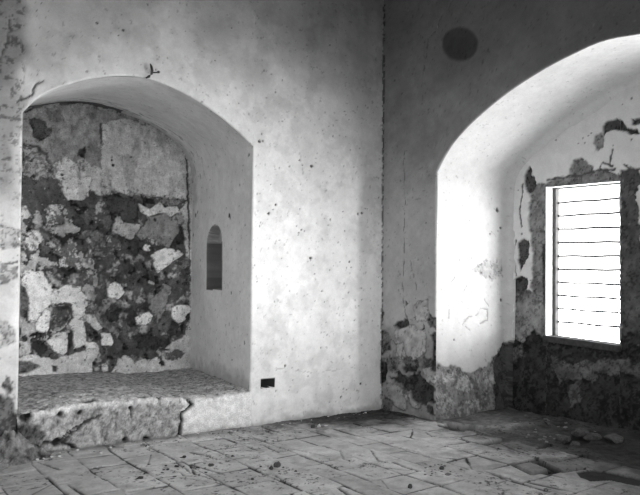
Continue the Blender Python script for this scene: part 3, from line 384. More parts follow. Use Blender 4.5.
# ================================================================== linings of the two alcoves
def loft(front, back, plane, d0, d1, n, tonefn, fillet, cen):
    """front/back: (k,2) outlines (u,z); depth from d0 to d1; plane 'y' or 'x' says which axis the depth is"""
    e = np.linspace(0, 1, n)
    e = np.unique(np.r_[e, 1 - np.linspace(0, fillet / (d1 - d0), 8)])
    A = front[:, None, :] * (1 - e[None, :, None]) + back[:, None, :] * e[None, :, None]
    D = d0 + (d1 - d0) * e[None, :] * np.ones((len(front), 1))
    # the springing softens into a rounded cove away from the front edge
    Sm = A.copy()
    for _ in range(6):
        K = np.array([1.] * 21) / 21.
        for ax in (0, 1):
            for j in range(A.shape[1]):
                Sm[:, j, ax] = np.convolve(np.pad(Sm[:, j, ax], 10, mode='reflect', reflect_type='odd'), K, 'valid')
    wq = sstep(0., .45, D - d0)[..., None]
    A = A * (1 - wq) + Sm * wq
    # normals, pointing into the opening
    tan = np.gradient(A, axis=0); nrm = np.stack([tan[..., 1], -tan[..., 0]], -1)
    nrm /= np.linalg.norm(nrm, axis=-1, keepdims=True) + 1e-9
    cen = np.array(cen)
    sgn = np.sign(((cen - A) * nrm).sum(-1, keepdims=True)); nrm *= sgn
    s = np.r_[0, np.cumsum(np.hypot(*np.diff(front, axis=0).T))][:, None] * np.ones((1, len(e)))
    T, Hh = tonefn(A, D, s)
    if fillet > 0:
        q = np.clip((D - (d1 - fillet)) / fillet, 0, 1)
        Hh = Hh + fillet * (1 - np.sqrt(np.maximum(1 - q * q, 0)))
    A = A + nrm * Hh[..., None]
    if plane == 'y': P = np.stack([A[..., 0], D, A[..., 1]], -1)
    else: P = np.stack([D, A[..., 0], A[..., 1]], -1)
    return P, T

def full_outline(arch, x0, x1, zlow, res):
    k1 = int((arch[0][1] - zlow) / res); k2 = int((arch[-1][1] - zlow) / res)
    a = np.stack([np.full(k1, x0), np.linspace(zlow, arch[0][1], k1, endpoint=False)], 1)
    b = np.stack([np.full(k2, x1), np.linspace(arch[-1][1], zlow, k2 + 1)[1:]], 1)
    return a, b

def left_lining(A, D, s):
    z = A[..., 1]
    c = Canvas(s, D, .84, 400)
    c.mottle(.12, .5, 41); c.mottle(.11, .12, 42); c.mottle(.07, .04, 46); c.relief(.008, .5, 43)
    n = fbm(s, D, .03, 44, 2); c.T *= 1 - .4 * sstep(.8, .87, n)
    # grime along the crease with the back wall
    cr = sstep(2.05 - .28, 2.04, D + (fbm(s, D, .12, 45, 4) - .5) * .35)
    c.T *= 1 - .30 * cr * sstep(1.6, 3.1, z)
    ck = (A[..., 0] < -2.6) & (z > 2.95) & (D > 1.90 + .10 * fbm(s, D * 0, .12, 47, 3)) 
    c.T = np.where(ck, .12, c.T)
    c.T *= 1 - .5 * sstep(.60, .68, fbm(s * .5, D, .05, 471, 4, .65)) * (z > 2.9) * sstep(1.3, 1.9, D)
    right = A[..., 0] > -2.2
    jam = right & (z < 3.2)
    # pits on the right jamb
    J = Canvas(D, z, .84, 460)
    for y, zz, r in JAMB_DOTS: J.pit(y, zz, r, .07, .01)
    k = J.T / .84
    c.T = np.where(jam, c.T * k, c.T); c.H = np.where(jam, c.H + J.H, c.H)
    # pointed slit niche
    top = SLIT_TOP; y0, y1, zb, zs = .90, 1.42, 1.478, 2.03
    yc = (y0 + y1) / 2; hw = (y1 - y0) / 2
    dy = np.abs(D - yc)
    lim = np.where(z < zs, hw, hw * np.sqrt(np.clip(1 - ((z - zs) / (top - zs)) ** 2, 0, 1)))
    ins = jam & (dy < lim) & (z > zb) & (z < top)
    dep = np.where(z < zs + .02, .19, .14)
    tn = np.where(z < zs + .02, .19, .45) * (1 + (fbm(D, z, .08, 48, 4) - .5) * .7)
    tn = tn * np.where((z < 1.62), .7, 1.)
    lim2 = np.where(z < zs, hw, hw * np.sqrt(np.clip(1 - ((z - zs) / (top + .014 - zs)) ** 2, 0, 1))) + .014
    ring = jam & (dy < lim2) & (z > zb - .013) & (z < top + .014)
    c.H = np.where(ins, -dep, c.H); c.T = np.where(ring, tn, c.T)
    # dirty foot
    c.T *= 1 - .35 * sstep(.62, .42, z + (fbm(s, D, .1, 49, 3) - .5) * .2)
    return c.T, c.H
SLIT_TOP = 2.255
sh = []
def joined(arch, x0, x1, zlow, n1, n2, n3):
    k = np.linspace(0, len(arch) - 1, n2)
    mid = np.stack([np.interp(k, np.arange(len(arch)), arch[:, 0]), np.interp(k, np.arange(len(arch)), arch[:, 1])], 1)
    lo = np.stack([np.full(n1, x0), np.linspace(zlow, arch[0][1], n1, endpoint=False)], 1)
    hi = np.stack([np.full(n3, x1), np.linspace(arch[-1][1], zlow, n3 + 1)[1:]], 1)
    return np.concatenate([lo, mid, hi])
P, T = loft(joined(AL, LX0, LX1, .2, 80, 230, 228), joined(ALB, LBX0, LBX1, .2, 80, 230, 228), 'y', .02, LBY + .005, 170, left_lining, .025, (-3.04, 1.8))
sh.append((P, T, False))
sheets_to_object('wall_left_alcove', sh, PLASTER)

def right_lining(A, D, s):
    y = A[..., 0]; z = A[..., 1]
    c = Canvas(s, D, .69, 500)
    c.mottle(.08, .5, 51); c.mottle(.09, .12, 52); c.mottle(.05, .04, 56); c.relief(.008, .5, 53)
    n = fbm(s, D, .03, 54, 2); c.T *= 1 - .3 * sstep(.8, .87, n)
    J = Canvas(D, z, .8, 520)
    near = (y > -1.1) & (z < 3.0)
    for p in REVEAL_FAINT: J.crack(p, .008, .42, .006, .015, broken=.3)
    for yy, zz, r in REVEAL_DOTS: J.pit(yy, zz, r, .1, .01)
    J.patch(REVEAL_MARK, .62, -.003, .04, .02, .2, speck=.5, dark=.7)
    J.patch(REVEAL_BARE, .36, -.010, .07, .012, .35, speck=.5, dark=.5, rim=.15, size=.14)
    J.patch([(1.03, -.1), (1.4, -.1), (1.4, .75), (1.2, .85), (1.06, .75), (1.0, .4)], .10, -.03, .06, .02, .3, speck=.5, dark=.5, size=.1)
    for p in REVEAL_BARE_LIGHT: J.patch(p, .5, -.010, .04, .01, .3, speck=.5, dark=.5, size=.08)
    c.T = np.where(near, c.T * J.T / .8, c.T) * (1 - .13 * sstep(3.3, 2.6, z)); c.H = np.where(near, c.H + J.H, c.H)  # jamb face toned down below the vault to tame its strong light
    return c.T, c.H
sh = []
DOOR_SILL = 3.0
P, T = loft(joined(AR, AR[0][0], AR[-1][0], -.1, 240, 380, 1), joined(ARB, ARB[0][0], ARB[-1][0], -.1, 240, 380, 1), 'x', .02, RBX + .005, 105, right_lining, .10, (-2.94, 1.8))
sh.append((P[:-1], T[:-1], True))
zf = np.linspace(-.1, DOOR_SILL, 20); D_, Z_ = np.meshgrid(np.linspace(0, RBX, 20), zf, indexing='ij')
sh.append((np.stack([D_, D_ * 0 + AR[-1][0], Z_], -1), D_ * 0 + .5, False))
D_, Z_ = np.meshgrid(np.linspace(0, RBX + .1, 20), np.linspace(AR[-1][0], AR[-1][0] - .22, 6), indexing='ij')
sh.append((np.stack([D_, Z_, D_ * 0 + DOOR_SILL], -1), D_ * 0 + .5, False))
sheets_to_object('wall_right_alcove', sh, PLASTER)

# ================================================================== back wall of the left alcove (y = 2.05)
x = steps(LBX0 - .06, LBX1 + .06, .0115); z = steps(.25, 3.85, .0115)
X, Z = np.meshgrid(x, z, indexing='ij')
c = Canvas(X, Z, .075, 200)
# bare sooty rubble masonry: stones, mortar beds and pits
d1, d2, idv = worley(X + (fbm(X, Z, .1, 61, 3) - .5) * .12, Z + (fbm(X, Z, .1, 62, 3) - .5) * .12, .21, 63)
c.T *= .6 + 1.0 * idv
c.H += .022 * sstep(.0, .05, d2) - .02
c.T *= 1 + .9 * (fbm(X, Z, .07, 64, 5, .7) - .5) * 2
mo = fbm(X, Z, .11, 65, 4, .65)
c.T = np.where(mo > .60, c.T * (1 + 3.2 * np.minimum((mo - .60) / .12, 1)), c.T)
c.T *= 1 - .75 * sstep(.64, .72, fbm(X, Z, .06, 66, 3, .6))
c.H -= .02 * sstep(.64, .72, fbm(X, Z, .06, 66, 3, .6))
# ragged remains of plaster clinging to the left half of the wall
rem = fbm(X, Z, .20, 601, 6, .68) + .05 * sstep(-3.0, -3.9, X)
k_ = sstep(.565, .585, rem) * sstep(-2.75, -3.0, X) * sstep(.7, .9, Z)
rt = .44 * (1 + 1.1 * (fbm(X, Z, .05, 602, 5, .7) - .5))
c.T = c.T * (1 - k_) + rt * k_; c.H = c.H + .014 * k_
c.T *= 1 - .5 * np.exp(-((rem - .562) / .008) ** 2) * sstep(-2.75, -3.0, X)
for pts, tone, h, warp, speck, dark, rim in BACK_PATCHES:
    tone = min(tone * (1.28 if tone > .18 else 1), .84)
    c.patch(pts, tone, h, warp * 1.15, .006, .24 if tone < .55 else .12, speck, dark, rim, size=.08)
for p in BACK_CRACKS: c.crack(p, .012, .08, .012, .02)
for xx, zz, r in BACK_PITS: c.pit(xx, zz, r, .03, .02)
c.T *= 1 - .4 * sstep(.78, .86, fbm(X, Z, .03, 67, 2))
c.mottle(.22, .16, 68); c.mottle(.16, .6, 69)
c.T *= 1 - .30 * sstep(.5, .7, fbm(X * 1.0, Z * .35, .10, 70, 4, .6)) * (Z > 2.2)
Y = LBY - c.H
sheets_to_object('wall_left_alcove_back', [(np.stack([X, Y, Z], -1), c.T, False)], MASONRY)

# ================================================================== masonry ledge across the foot of the left alcove
x = steps(LX0 - .012, LX1 + .012, .010)
prof = [(0., v) for v in np.arange(0, .34, .011)] + [(1., v) for v in np.r_[np.arange(0, .4, .012), np.arange(.4, 2.12, .02)]]
top = np.interp(x, [p[0] for p in LEDGE_TOP], [p[1] for p in LEDGE_TOP])
top = top + (fbm(x, x * 0, .09, 71, 3) - .5) * .03
P = np.zeros((len(x), len(prof), 3)); T = np.zeros(P.shape[:2])
for j, (k, v) in enumerate(prof):
    if k == 0:
        zz = top * (v / .34); yy = -.005 + 0 * x
    else:
        zz = top + 0 * x + .02 * min(1, v / 1.5); yy = v + .0 * x
    P[:, j, 0] = x; P[:, j, 1] = yy; P[:, j, 2] = zz
X = P[..., 0]; Y = P[..., 1].copy(); Z = P[..., 2].copy()
isfront = np.zeros(X.shape, bool); isfront[:, :len([p for p in prof if p[0] == 0])] = True
# rounded, broken nose
nose = np.clip((Z - (top[:, None] - .05)) / .05, 0, 1) * isfront
Y = np.where(isfront, Y + .035 * nose ** 2, Y + .035 * 1)
nd = np.where(isfront, 0, np.clip(1 - (Y - .035) / .07, 0, 1))
Z = Z - np.where(isfront, 0, .018 * nd ** 2)
V = np.where(isfront, Z, 2 + Y)      # unrolled coordinate
c = Canvas(X, V, .4, 700)
bare = (X < -2.66 + (fbm(X, Z, .06, 72, 3) - .5) * .05)
c.T = np.where(isfront, np.where(bare, .34, .72), .42)
n4 = fbm(X, V, .035, 73, 4, .75)
c.T *= np.where(bare | ~isfront, 1 + 2.0 * (n4 - .5), 1 + .3 * (n4 - .5))
c.H += np.where(bare | ~isfront, (fbm(X, V, .07, 74, 4, .6) - .5) * .022, (n4 - .5) * .006)
# light broken lip
lip = isfront * sstep(.10, .02, top[:, None] - Z + (fbm(X, Z, .05, 75, 3) - .5) * .08)
c.T = c.T * (1 - lip) + lip * (.66 + .5 * (n4 - .5))
onlip = (~isfront) * sstep(.25, .05, Y + (fbm(X, V, .12, 76, 3) - .5) * .35)
c.T = c.T * (1 - onlip) + onlip * (.50 + .5 * (n4 - .5))
worn = (~isfront) * sstep(1.1, .3, Y + (fbm(X, V, .4, 77, 3) - .5) * .8)
c.T *= 1 + .25 * worn
# loose dirt speckles on top
c.T *= np.where(isfront, 1, 1 - .5 * sstep(.62, .72, fbm(X, V * .6, .04, 78, 4, .7)))
for xx, zz, r in LEDGE_PITS: c.pit(xx, zz, r, .03, .04)
for p in LEDGE_WHITE: c.patch(p, .76, .008, .03, .006, .06, rim=.2)
for p, w in LEDGE_CRACKS: c.crack(p, w, .03, .05, .012)
for p in LEDGE_DARK: c.patch(p, .13, .03, .06, .02, .4, speck=.5, dark=.4, size=.1)
for p in LEDGE_BLOCK: c.crack(p, .009, .07, .03, .03)
c.mottle(.2, .08, 711); c.mottle(.18, .35, 712)
c.T *= 1 - .55 * sstep(.60, .70, fbm(X * 1.6, V, .05, 713, 4, .7)) * np.where(bare | ~isfront, 1, .0)
c.T *= np.where(isfront, 1 - .4 * sstep(.05, 0, Z + (fbm(X, Z, .05, 79, 3) - .5) * .06), 1)
Y = np.where(isfront, Y - c.H, Y); Z = np.where(isfront, Z, Z + c.H)
f_ = np.clip(Y / LBY, 0, 1.05); u_ = (X - LX0) / (LX1 - LX0)          # follows the splay of the jambs towards the back
X = X + f_ * ((LBX0 - LX0) * (1 - u_) + (LBX1 - LX1) * u_)
o = sheets_to_object('masonry_ledge', [(np.stack([X, Y, Z], -1), c.T, False)], MASONRY, None)
tag(o, 'low cracked masonry ledge filling the foot of the arched alcove', 'ledge')

# ================================================================== right wall (x = 0)
def right_wall_canvas(Yc, Z):
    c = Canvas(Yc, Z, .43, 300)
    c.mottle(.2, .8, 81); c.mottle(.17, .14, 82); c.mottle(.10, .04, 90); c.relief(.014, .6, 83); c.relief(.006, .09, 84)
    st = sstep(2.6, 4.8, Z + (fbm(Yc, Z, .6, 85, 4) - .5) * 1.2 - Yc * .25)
    c.T *= 1 - .50 * st  # upper wall darkened in tone to deepen its weak light
    n = fbm(Yc, Z, .03, 86, 2); c.T *= 1 - .35 * sstep(.78, .86, n)
    rg = random.Random(9)
    for k in range(240):
        c.pit(rg.uniform(-4, 0), rg.uniform(.4, 5.2), rg.choice([.007, .009, .011, .014]), rg.uniform(.12, .3), .006)
    c.patch(RIGHT_DISC, .42, None, .004, .02, 0, mul=True)
    for p in RIGHT_CRACKS: c.crack(p, .006, .15, .010, .03, size=.12, broken=.42)
    low = sstep(1.15, .75, Z + (fbm(Yc, Z, .25, 87, 4) - .5) * .7)
    c.T *= 1 - .38 * low
    nn = fbm(Yc, Z, .07, 88, 4, .7)
    c.T *= 1 + low * .9 * (nn - .5)
    c.H -= low * .010
    for p in RIGHT_SCALE_LIGHT: c.patch(p, .40, .004, .04, .006, .3, speck=.35, dark=.5, rim=.45, size=.08)
    for p in RIGHT_SCALE_DARK: c.patch(p, .16, -.008, .05, .008, .35, speck=.5, dark=.4, rim=.25, size=.08)
    for p in RIGHT_BARE: c.patch(p, .055, -.03, .06, .010, .35, speck=.5, dark=.4, rim=.2, size=.1)
    for p in RIGHT_RUST: c.patch(p, .10, -.02, .03, .008, .3, speck=.5, dark=.4, size=.06)
    cr = np.exp(-((Yc + .01) / .016) ** 2) * sstep(.40, .5, fbm(Yc * .2, Z, .03, 89, 2, .6))
    c.T *= 1 - .8 * cr
    return c
def right_piece(Yc, Z):
    c = right_wall_canvas(Yc, Z)
    c.H = c.H * sstep(.0, .06, np.abs(poly_sd(Yc, Z, OUT_R))) * sstep(-.01, .05, -Yc)
    X = -c.H + arris(Yc, Z, OUT_R, .02)
    return np.stack([X, Yc, Z], -1), c.T
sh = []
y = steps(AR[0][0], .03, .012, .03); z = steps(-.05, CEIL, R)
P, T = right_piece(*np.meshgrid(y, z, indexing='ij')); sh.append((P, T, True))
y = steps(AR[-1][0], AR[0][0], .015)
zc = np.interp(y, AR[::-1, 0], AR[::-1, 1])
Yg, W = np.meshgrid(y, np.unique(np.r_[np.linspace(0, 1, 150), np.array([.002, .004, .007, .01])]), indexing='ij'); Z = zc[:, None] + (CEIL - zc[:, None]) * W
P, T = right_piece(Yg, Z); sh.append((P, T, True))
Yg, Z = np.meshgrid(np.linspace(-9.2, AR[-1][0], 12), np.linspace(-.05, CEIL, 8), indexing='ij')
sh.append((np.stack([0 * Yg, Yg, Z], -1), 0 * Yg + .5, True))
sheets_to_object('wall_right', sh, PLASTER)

# ================================================================== back wall of the right alcove (x = 1.25) with the window openings
WIN1 = dict(y0=-1.477, y1=-2.390, zb0=.971, zb1=.921, zt0=2.714, zt1=2.672)
WIN_ADDED = dict(y0=-3.42, y1=-4.86, zb0=.9, zb1=.9, zt0=3.0, zt1=3.0)  # added opening, out of view, placed to shape the shadow edge
def window_wall_canvas(Yc, Z):
    c = Canvas(Yc, Z, .76, 600)
    c.mottle(.14, .5, 91); c.mottle(.08, .1, 92); c.relief(.010, .4, 93)
    for p in WW_BARE: c.patch(p, .24, -.02, .045, .008, .35, speck=.45, dark=.5, rim=.25, size=.07)
    for p in WW_BARE_SHADE: c.patch(p, .10, -.02, .045, .008, .35, speck=.45, dark=.5, rim=.25, size=.07)  # bare band right of the window, its shade painted in
    for p in WW_LOW: c.patch(p, .045, -.02, .08, .012, .4, speck=.5, dark=.4, size=.14)
    for p in WW_LOWLIGHT: c.patch(p, .12, -.005, .06, .01, .4, speck=.5, dark=.5, rim=.2, size=.1)
    for p in WW_DARK: c.patch(p, .09, -.03, .025, .008, .3, speck=.5, dark=.4, size=.06)
    for p in WW_CRACKS: c.crack(p, .010, .1, .012, .02)
    rg = random.Random(3)
    for k in range(60): c.pit(rg.uniform(-2.7, -1), rg.uniform(.9, 3.6), rg.choice([.008, .01, .013]), .15, .008)
    return c
yc_ = np.unique(np.r_[steps(WIN1['y0'], -.85, .011), steps(WIN1['y1'], WIN1['y0'], .012), steps(-3.0, WIN1['y1'], .012), steps(WIN_ADDED['y0'], -3.0, .03), steps(WIN_ADDED['y1'], WIN_ADDED['y0'], .03), steps(-5.1, WIN_ADDED['y1'], .05)])
def win_span(w, y):
    t = (y - w['y0']) / (w['y1'] - w['y0'])
    return w['zb0'] + (w['zb1'] - w['zb0']) * t, w['zt0'] + (w['zt1'] - w['zt0']) * t
sh = []
def ww_sheet(ys, zlo, zhi, nz):
    W = np.linspace(0, 1, nz)
    Yg = ys[:, None] * np.ones((1, nz)); Z = zlo[:, None] + (zhi - zlo)[:, None] * W[None, :]
    c = window_wall_canvas(Yg, Z)
    sh.append((np.stack([RBX - c.H, Yg, Z], -1), c.T, True))
def seg(a, b): return np.unique(np.round(yc_[(yc_ >= b - 1e-6) & (yc_ <= a + 1e-6)], 6))
for a, b, w in ((-.85, WIN1['y0'], None), (WIN1['y0'], WIN1['y1'], WIN1), (WIN1['y1'], WIN_ADDED['y0'], None), (WIN_ADDED['y0'], WIN_ADDED['y1'], WIN_ADDED), (WIN_ADDED['y1'], -5.1, None)):
    ys = seg(a, b); one = np.ones(len(ys))
    if w is None: ww_sheet(ys, -.1 * one, 3.9 * one, 330)
    else:
        lo, hi = win_span(w, ys)
        ww_sheet(ys, -.1 * one, lo, 90); ww_sheet(ys, hi, 3.9 * one, 105)
sheets_to_object('wall_right_alcove_back', sh, PLASTER)

# ================================================================== windows
def hexa(bm, c8):
    v = [bm.verts.new(p) for p in c8]
    for f in ((0, 1, 2, 3), (7, 6, 5, 4), (0, 4, 5, 1), (1, 5, 6, 2), (2, 6, 7, 3), (3, 7, 4, 0)):
        bm.faces.new([v[i] for i in f])
def yz_board(bm, xa, xb, quad):
    """quad: four (y,z) corners; board between x=xa and x=xb"""
    hexa(bm, [(xa, y, z) for y, z in quad] + [(xb, y, z) for y, z in quad])
def tube(bm, pts, r, n=8, cap=True):
    rings = []
    for i, p in enumerate(pts):
        p = Vector(p); a = Vector(pts[max(i - 1, 0)]); b = Vector(pts[min(i + 1, len(pts) - 1)])
        t = (b - a).normalized(); up = Vector((0, 0, 1)) if abs(t.z) < .9 else Vector((1, 0, 0))
        u = t.cross(up).normalized(); v = t.cross(u)
        rr = r[i] if isinstance(r, (list, tuple)) else r
        rings.append([bm.verts.new(p + u * rr * math.cos(2 * math.pi * k / n) + v * rr * math.sin(2 * math.pi * k / n)) for k in range(n)])
    for i in range(len(rings) - 1):
        for k in range(n): bm.faces.new((rings[i][k], rings[i][(k + 1) % n], rings[i + 1][(k + 1) % n], rings[i + 1][k]))
    if cap: bm.faces.new(rings[0][::-1]); bm.faces.new(rings[-1])

def build_window(idx, w, bars):
    root = bpy.data.objects.new('window_%d' % idx, None); COL.objects.link(root); root['kind'] = 'structure'
    root.location = (RBX, (w['y0'] + w['y1']) / 2, w['zb1'])
    inv = Matrix.Translation(-Vector(root.location))
    y0, y1 = w['y0'], w['y1']
    lo = lambda y: win_span(w, y)[0]
    hi = lambda y: win_span(w, y)[1]
    # white lining: two jambs and a head
    bm = bmesh.new()
    t = .006
    for ya, s in ((y0, -1), (y1, 1)):
        yi = ya + s * t; yo = ya - s * .02
        yz_board(bm, RBX + .03, RBX + .13, [(yo, lo(ya) - .02), (yi, lo(ya) - .02), (yi, hi(ya) + .012), (yo, hi(ya) + .012)])
        if s < 0: yz_board(bm, RBX - .004, RBX + .03, [(ya, lo(ya) - .01), (ya + s * .014, lo(ya) - .01), (ya + s * .014, hi(ya) - .0), (ya, hi(ya) - .0)])
    yz_board(bm, RBX + .035, RBX + .13, [(y0 + .05, hi(y0) + .001), (y1 - .05, hi(y1) + .001), (y1 - .05, hi(y1) + .05), (y0 + .05, hi(y0) + .05)])
    bm.transform(inv)
    mesh_object('window_frame', bm, WHITEWOOD, root)
    # darker stop that the bars are let into
    bm = bmesh.new()
    for ya, s in ((y0, -1), (y1, 1)):
        yz_board(bm, RBX + .135, RBX + .205, [(ya - s * .08, lo(ya) - .05), (ya + s * .045, lo(ya) - .05), (ya + s * .045, hi(ya) + .05), (ya - s * .08, hi(ya) + .05)])
    yz_board(bm, RBX + .135, RBX + .205, [(y0 + .05, hi(y0) - .012), (y1 - .05, hi(y1) - .012), (y1 - .05, hi(y1) + .09), (y0 + .05, hi(y0) + .09)])
    bm.transform(inv)
    mesh_object('bar_rail', bm, DARKWOOD, root)
    bm = bmesh.new()
    yz_board(bm, RBX - .035, RBX + .215, [(y0 + .015, lo(y0) - .075), (y1 - .015, lo(y1) - .075), (y1 - .015, lo(y1) - .004), (y0 + .015, lo(y0) - .004)])
    bm.transform(inv)
    bmesh.ops.bevel(bm, geom=list(bm.edges), offset=.006, segments=2, affect='EDGES')
    mesh_object('window_sill', bm, DARKWOOD, root)
    for za, zb in bars:
        bm = bmesh.new(); n = 7
        pts = [(RBX + .19, y0 + .03 + (y1 - y0 - .06) * k / n, za + (zb - za) * k / n + .004 * math.sin(k * 1.7 + za * 9)) for k in range(n + 1)]
        tube(bm, pts, .012, 8); bm.transform(inv)
        mesh_object('bar', bm, IRON, root, True)
build_window(1, WIN1, BARS)
build_window(4, WIN_ADDED, [(b[0], b[0]) for b in BARS[1::4]])  # unseen window added to throw light on the left wall

# ================================================================== floor
COLS = [-5.6, -5.18, -4.83, -4.49, -4.147, -3.80, -3.46, -3.09, -2.69, -2.36, -2.11, -1.76, -1.45, -1.19, -.80, -.42, -.04]
OFFS = {4: -1.03, 5: -.735, 6: -.92, 7: -1.43, 8: -1.10, 9: -1.27, 10: -1.13, 11: -1.14, 12: -1.33, 13: -1.05, 14: -1.42, 15: -1.22}
def floor_fields(X, Y):
    wx = X + (fbm(X, Y, .9, 111, 3) - .5) * .06 + (fbm(X, Y, .12, 112, 2) - .5) * .012
    wy = Y + (fbm(X, Y, .9, 113, 3) - .5) * .06 + (fbm(X, Y, .12, 114, 2) - .5) * .012
    T = np.full(X.shape, .2); H = np.full(X.shape, -.03)
    jn = fbm(X, Y, .25, 115, 3)                       # how open the joints are
    for i in range(len(COLS) - 1):
        a, b = COLS[i], COLS[i + 1]
        inn = (wx >= a) & (wx < b)
        if not inn.any(): continue
        x = wx[inn]; y = wy[inn]; jw = (.004 + .011 * sstep(.4, .75, jn[inn]))
        L = .39; off = OFFS.get(i, -.3 * i)
        r = (y - off) / L; ri = np.floor(r); fy = (r - ri) * L
        key = ri * 7 + i * 131
        hsh = _hash(key, key * 0, 5); hs2 = _hash(key, key * 0, 6); hs3 = _hash(key, key * 0, 8)
        d = np.minimum(np.minimum(x - a, b - x), np.minimum(fy, L - fy))
        # a corner or diagonal break in some tiles
        u = (x - a) / (b - a); v = fy / L
        br = np.abs(u * (hs2 * 2 - 1) + v * (hs3 * 1.6 - .8) - (hsh - .5) * .7 - .1) * .35
        broke = hs2 > .72
        d = np.where(broke, np.minimum(d, br + .001), d)
        tile = sstep(jw * .3, jw * 1.1 + .003, d)
        tone = .66 + .10 * (hsh - .5) - .07 * (hs3 > .85)
        tone = tone * (1 + .5 * (fbm(x, y, .10, 116 + i, 4, .6) - .5))
        h = (hsh - .5) * .010 + (u - .5) * (hs2 - .5) * .022 + (v - .5) * (hs3 - .5) * .022
        jt = .04 + .22 * sstep(.60, .40, jn[inn])
        gone = ((i >= 14) & (hs3 < .28) & (y < -1.9)) | ((i >= 13) & (y < -3.0) & (hs2 < .3))
        t = jt * (1 - tile) + tone * tile
        hh = -.010 * (1 - tile) + h * tile
        dirt = .17 * (1 + 1.1 * (fbm(x, y, .05, 117, 4, .7) - .5))
        t = np.where(gone, dirt, t); hh = np.where(gone, -.028 + .012 * fbm(x, y, .08, 118, 3), hh)
        T[inn] = t; H[inn] = hh
    T = T * (1 - .30 * sstep(-3.3, -4.4, X + (fbm(X, Y, .5, 139, 4) - .5) * 1.2))
    # the bare earth floor of the right alcove, past the last course of tiles
    edge = wx - (-.04)
    dirt = .10 * (1 + 1.5 * (fbm(X, Y, .06, 119, 4, .7) - .5)) * (1 + .5 * (fbm(X, Y, .4, 120, 3) - .5))
    w = (edge > 0)
    T = np.where(w, dirt, T)
    H = np.where(w, -.02 + .05 * fbm(X, Y, .22, 121, 4, .55) + .035 * sstep(.35, .9, X), H)
    # low ridge of trodden rubble from the jamb across the threshold
    rd = seg_dist(X, Y, RIDGE) + (fbm(X, Y, .15, 122, 3) - .5) * .08
    k = np.exp(-(rd / .09) ** 2) * (X > -.1)
    H = H + .03 * k; T = T * (1 + .45 * k)
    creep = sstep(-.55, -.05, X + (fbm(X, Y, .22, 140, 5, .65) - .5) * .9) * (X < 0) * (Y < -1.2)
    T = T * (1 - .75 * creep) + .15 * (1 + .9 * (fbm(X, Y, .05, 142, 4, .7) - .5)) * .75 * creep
    for p in FLOOR_RAISED:
        sd = poly_sd(X, Y, p); k = sstep(-.006, .006, sd)
        H = H * (1 - k) + .012 * k; T = T * (1 - k) + k * .43 * (1 + .2 * (fbm(X, Y, .08, 123, 3) - .5))
        k = np.exp(-((sd + .012) / .012) ** 2); T = T * (1 - .8 * k); H = H - .02 * k
    for p in FLOOR_HOLLOW:
        sd = poly_sd(X + (fbm(X, Y, .1, 124, 2) - .5) * .06, Y, p); k = sstep(-.01, .01, sd)
        T = T * (1 - k) + .08 * k; H = H * (1 - k) - .015 * k
    for p, wd in FLOOR_CRACKS:
        d = seg_dist(X + (fbm(X, Y, .09, 125, 3) - .5) * .03, Y + (fbm(X, Y, .09, 126, 3) - .5) * .03, p)
        k = 1 - sstep(wd * .5, wd * 1.4, d); T = T * (1 - k) + .03 * k; H = H - .02 * k
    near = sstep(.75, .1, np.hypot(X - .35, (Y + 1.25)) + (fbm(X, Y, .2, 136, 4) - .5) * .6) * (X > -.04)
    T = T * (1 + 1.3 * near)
    # dust banked against the walls
    foot = np.maximum(sstep(.22, 0, -Y + (fbm(X, Y, .2, 127, 4) - .5) * .3) * (X < .0), sstep(.10, 0, -X + (fbm(X, Y, .1, 128, 3) - .5) * .1) * (Y > -.92))
    dust = .20 * (1 + .9 * (fbm(X, Y, .05, 129, 4, .7) - .5))
    T = T * (1 - foot * .75) + dust * foot * .75
    H = np.where(foot > 0, H * (1 - foot) + .012 * foot * fbm(X, Y, .08, 130, 3) * 2, H)
    corner_shade = sstep(.66, .16, np.hypot(X * .30 + .10, Y * .55) + (fbm(X, Y, .16, 137, 4, .6) - .5) * .40) * (X < 0)  # shadow in the room corner painted as a dark floor zone
    T = T * (1 - corner_shade) + .06 * (1 + 1.5 * (fbm(X, Y, .05, 138, 4, .7) - .5)) * corner_shade
    # grit
    gr = fbm(X, Y, .035, 131, 3, .7)
    T = T * (1 - .75 * sstep(.64, .72, gr) * sstep(.42, .58, fbm(X, Y, .45, 134, 3)))
    T = T * (1 - .18 * sstep(.52, .66, fbm(X, Y, .16, 135, 5, .65))); H = H + .004 * sstep(.68, .78, gr)
    T = T * (1 + .22 * (fbm(X, Y, .7, 132, 4) - .5))
    T = T * (1 - .72 * sstep(2.9, .8, np.hypot(X - .5, Y + 3.8) + (fbm(X, Y, .35, 133, 5, .6) - .5) * 1.5))   # darker zone in front of the alcove
    return T, H
x = steps(-5.4, 1.4, .012); y = steps(-4.3, .08, .012)
X, Y = np.meshgrid(x, y, indexing='ij')
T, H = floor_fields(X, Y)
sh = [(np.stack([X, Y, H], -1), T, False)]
for (xa, xb, ya, yb) in ((-6.7, -5.4, -9.2, .1), (-5.4, 1.4, -9.2, -4.3)):
    X, Y = np.meshgrid(np.linspace(xa, xb, 120), np.linspace(ya, yb, 120), indexing='ij')
    T, H = floor_fields(X, Y)
    sh.append((np.stack([X, Y, H], -1), T, False))
floor = sheets_to_object('floor', sh, TILE)

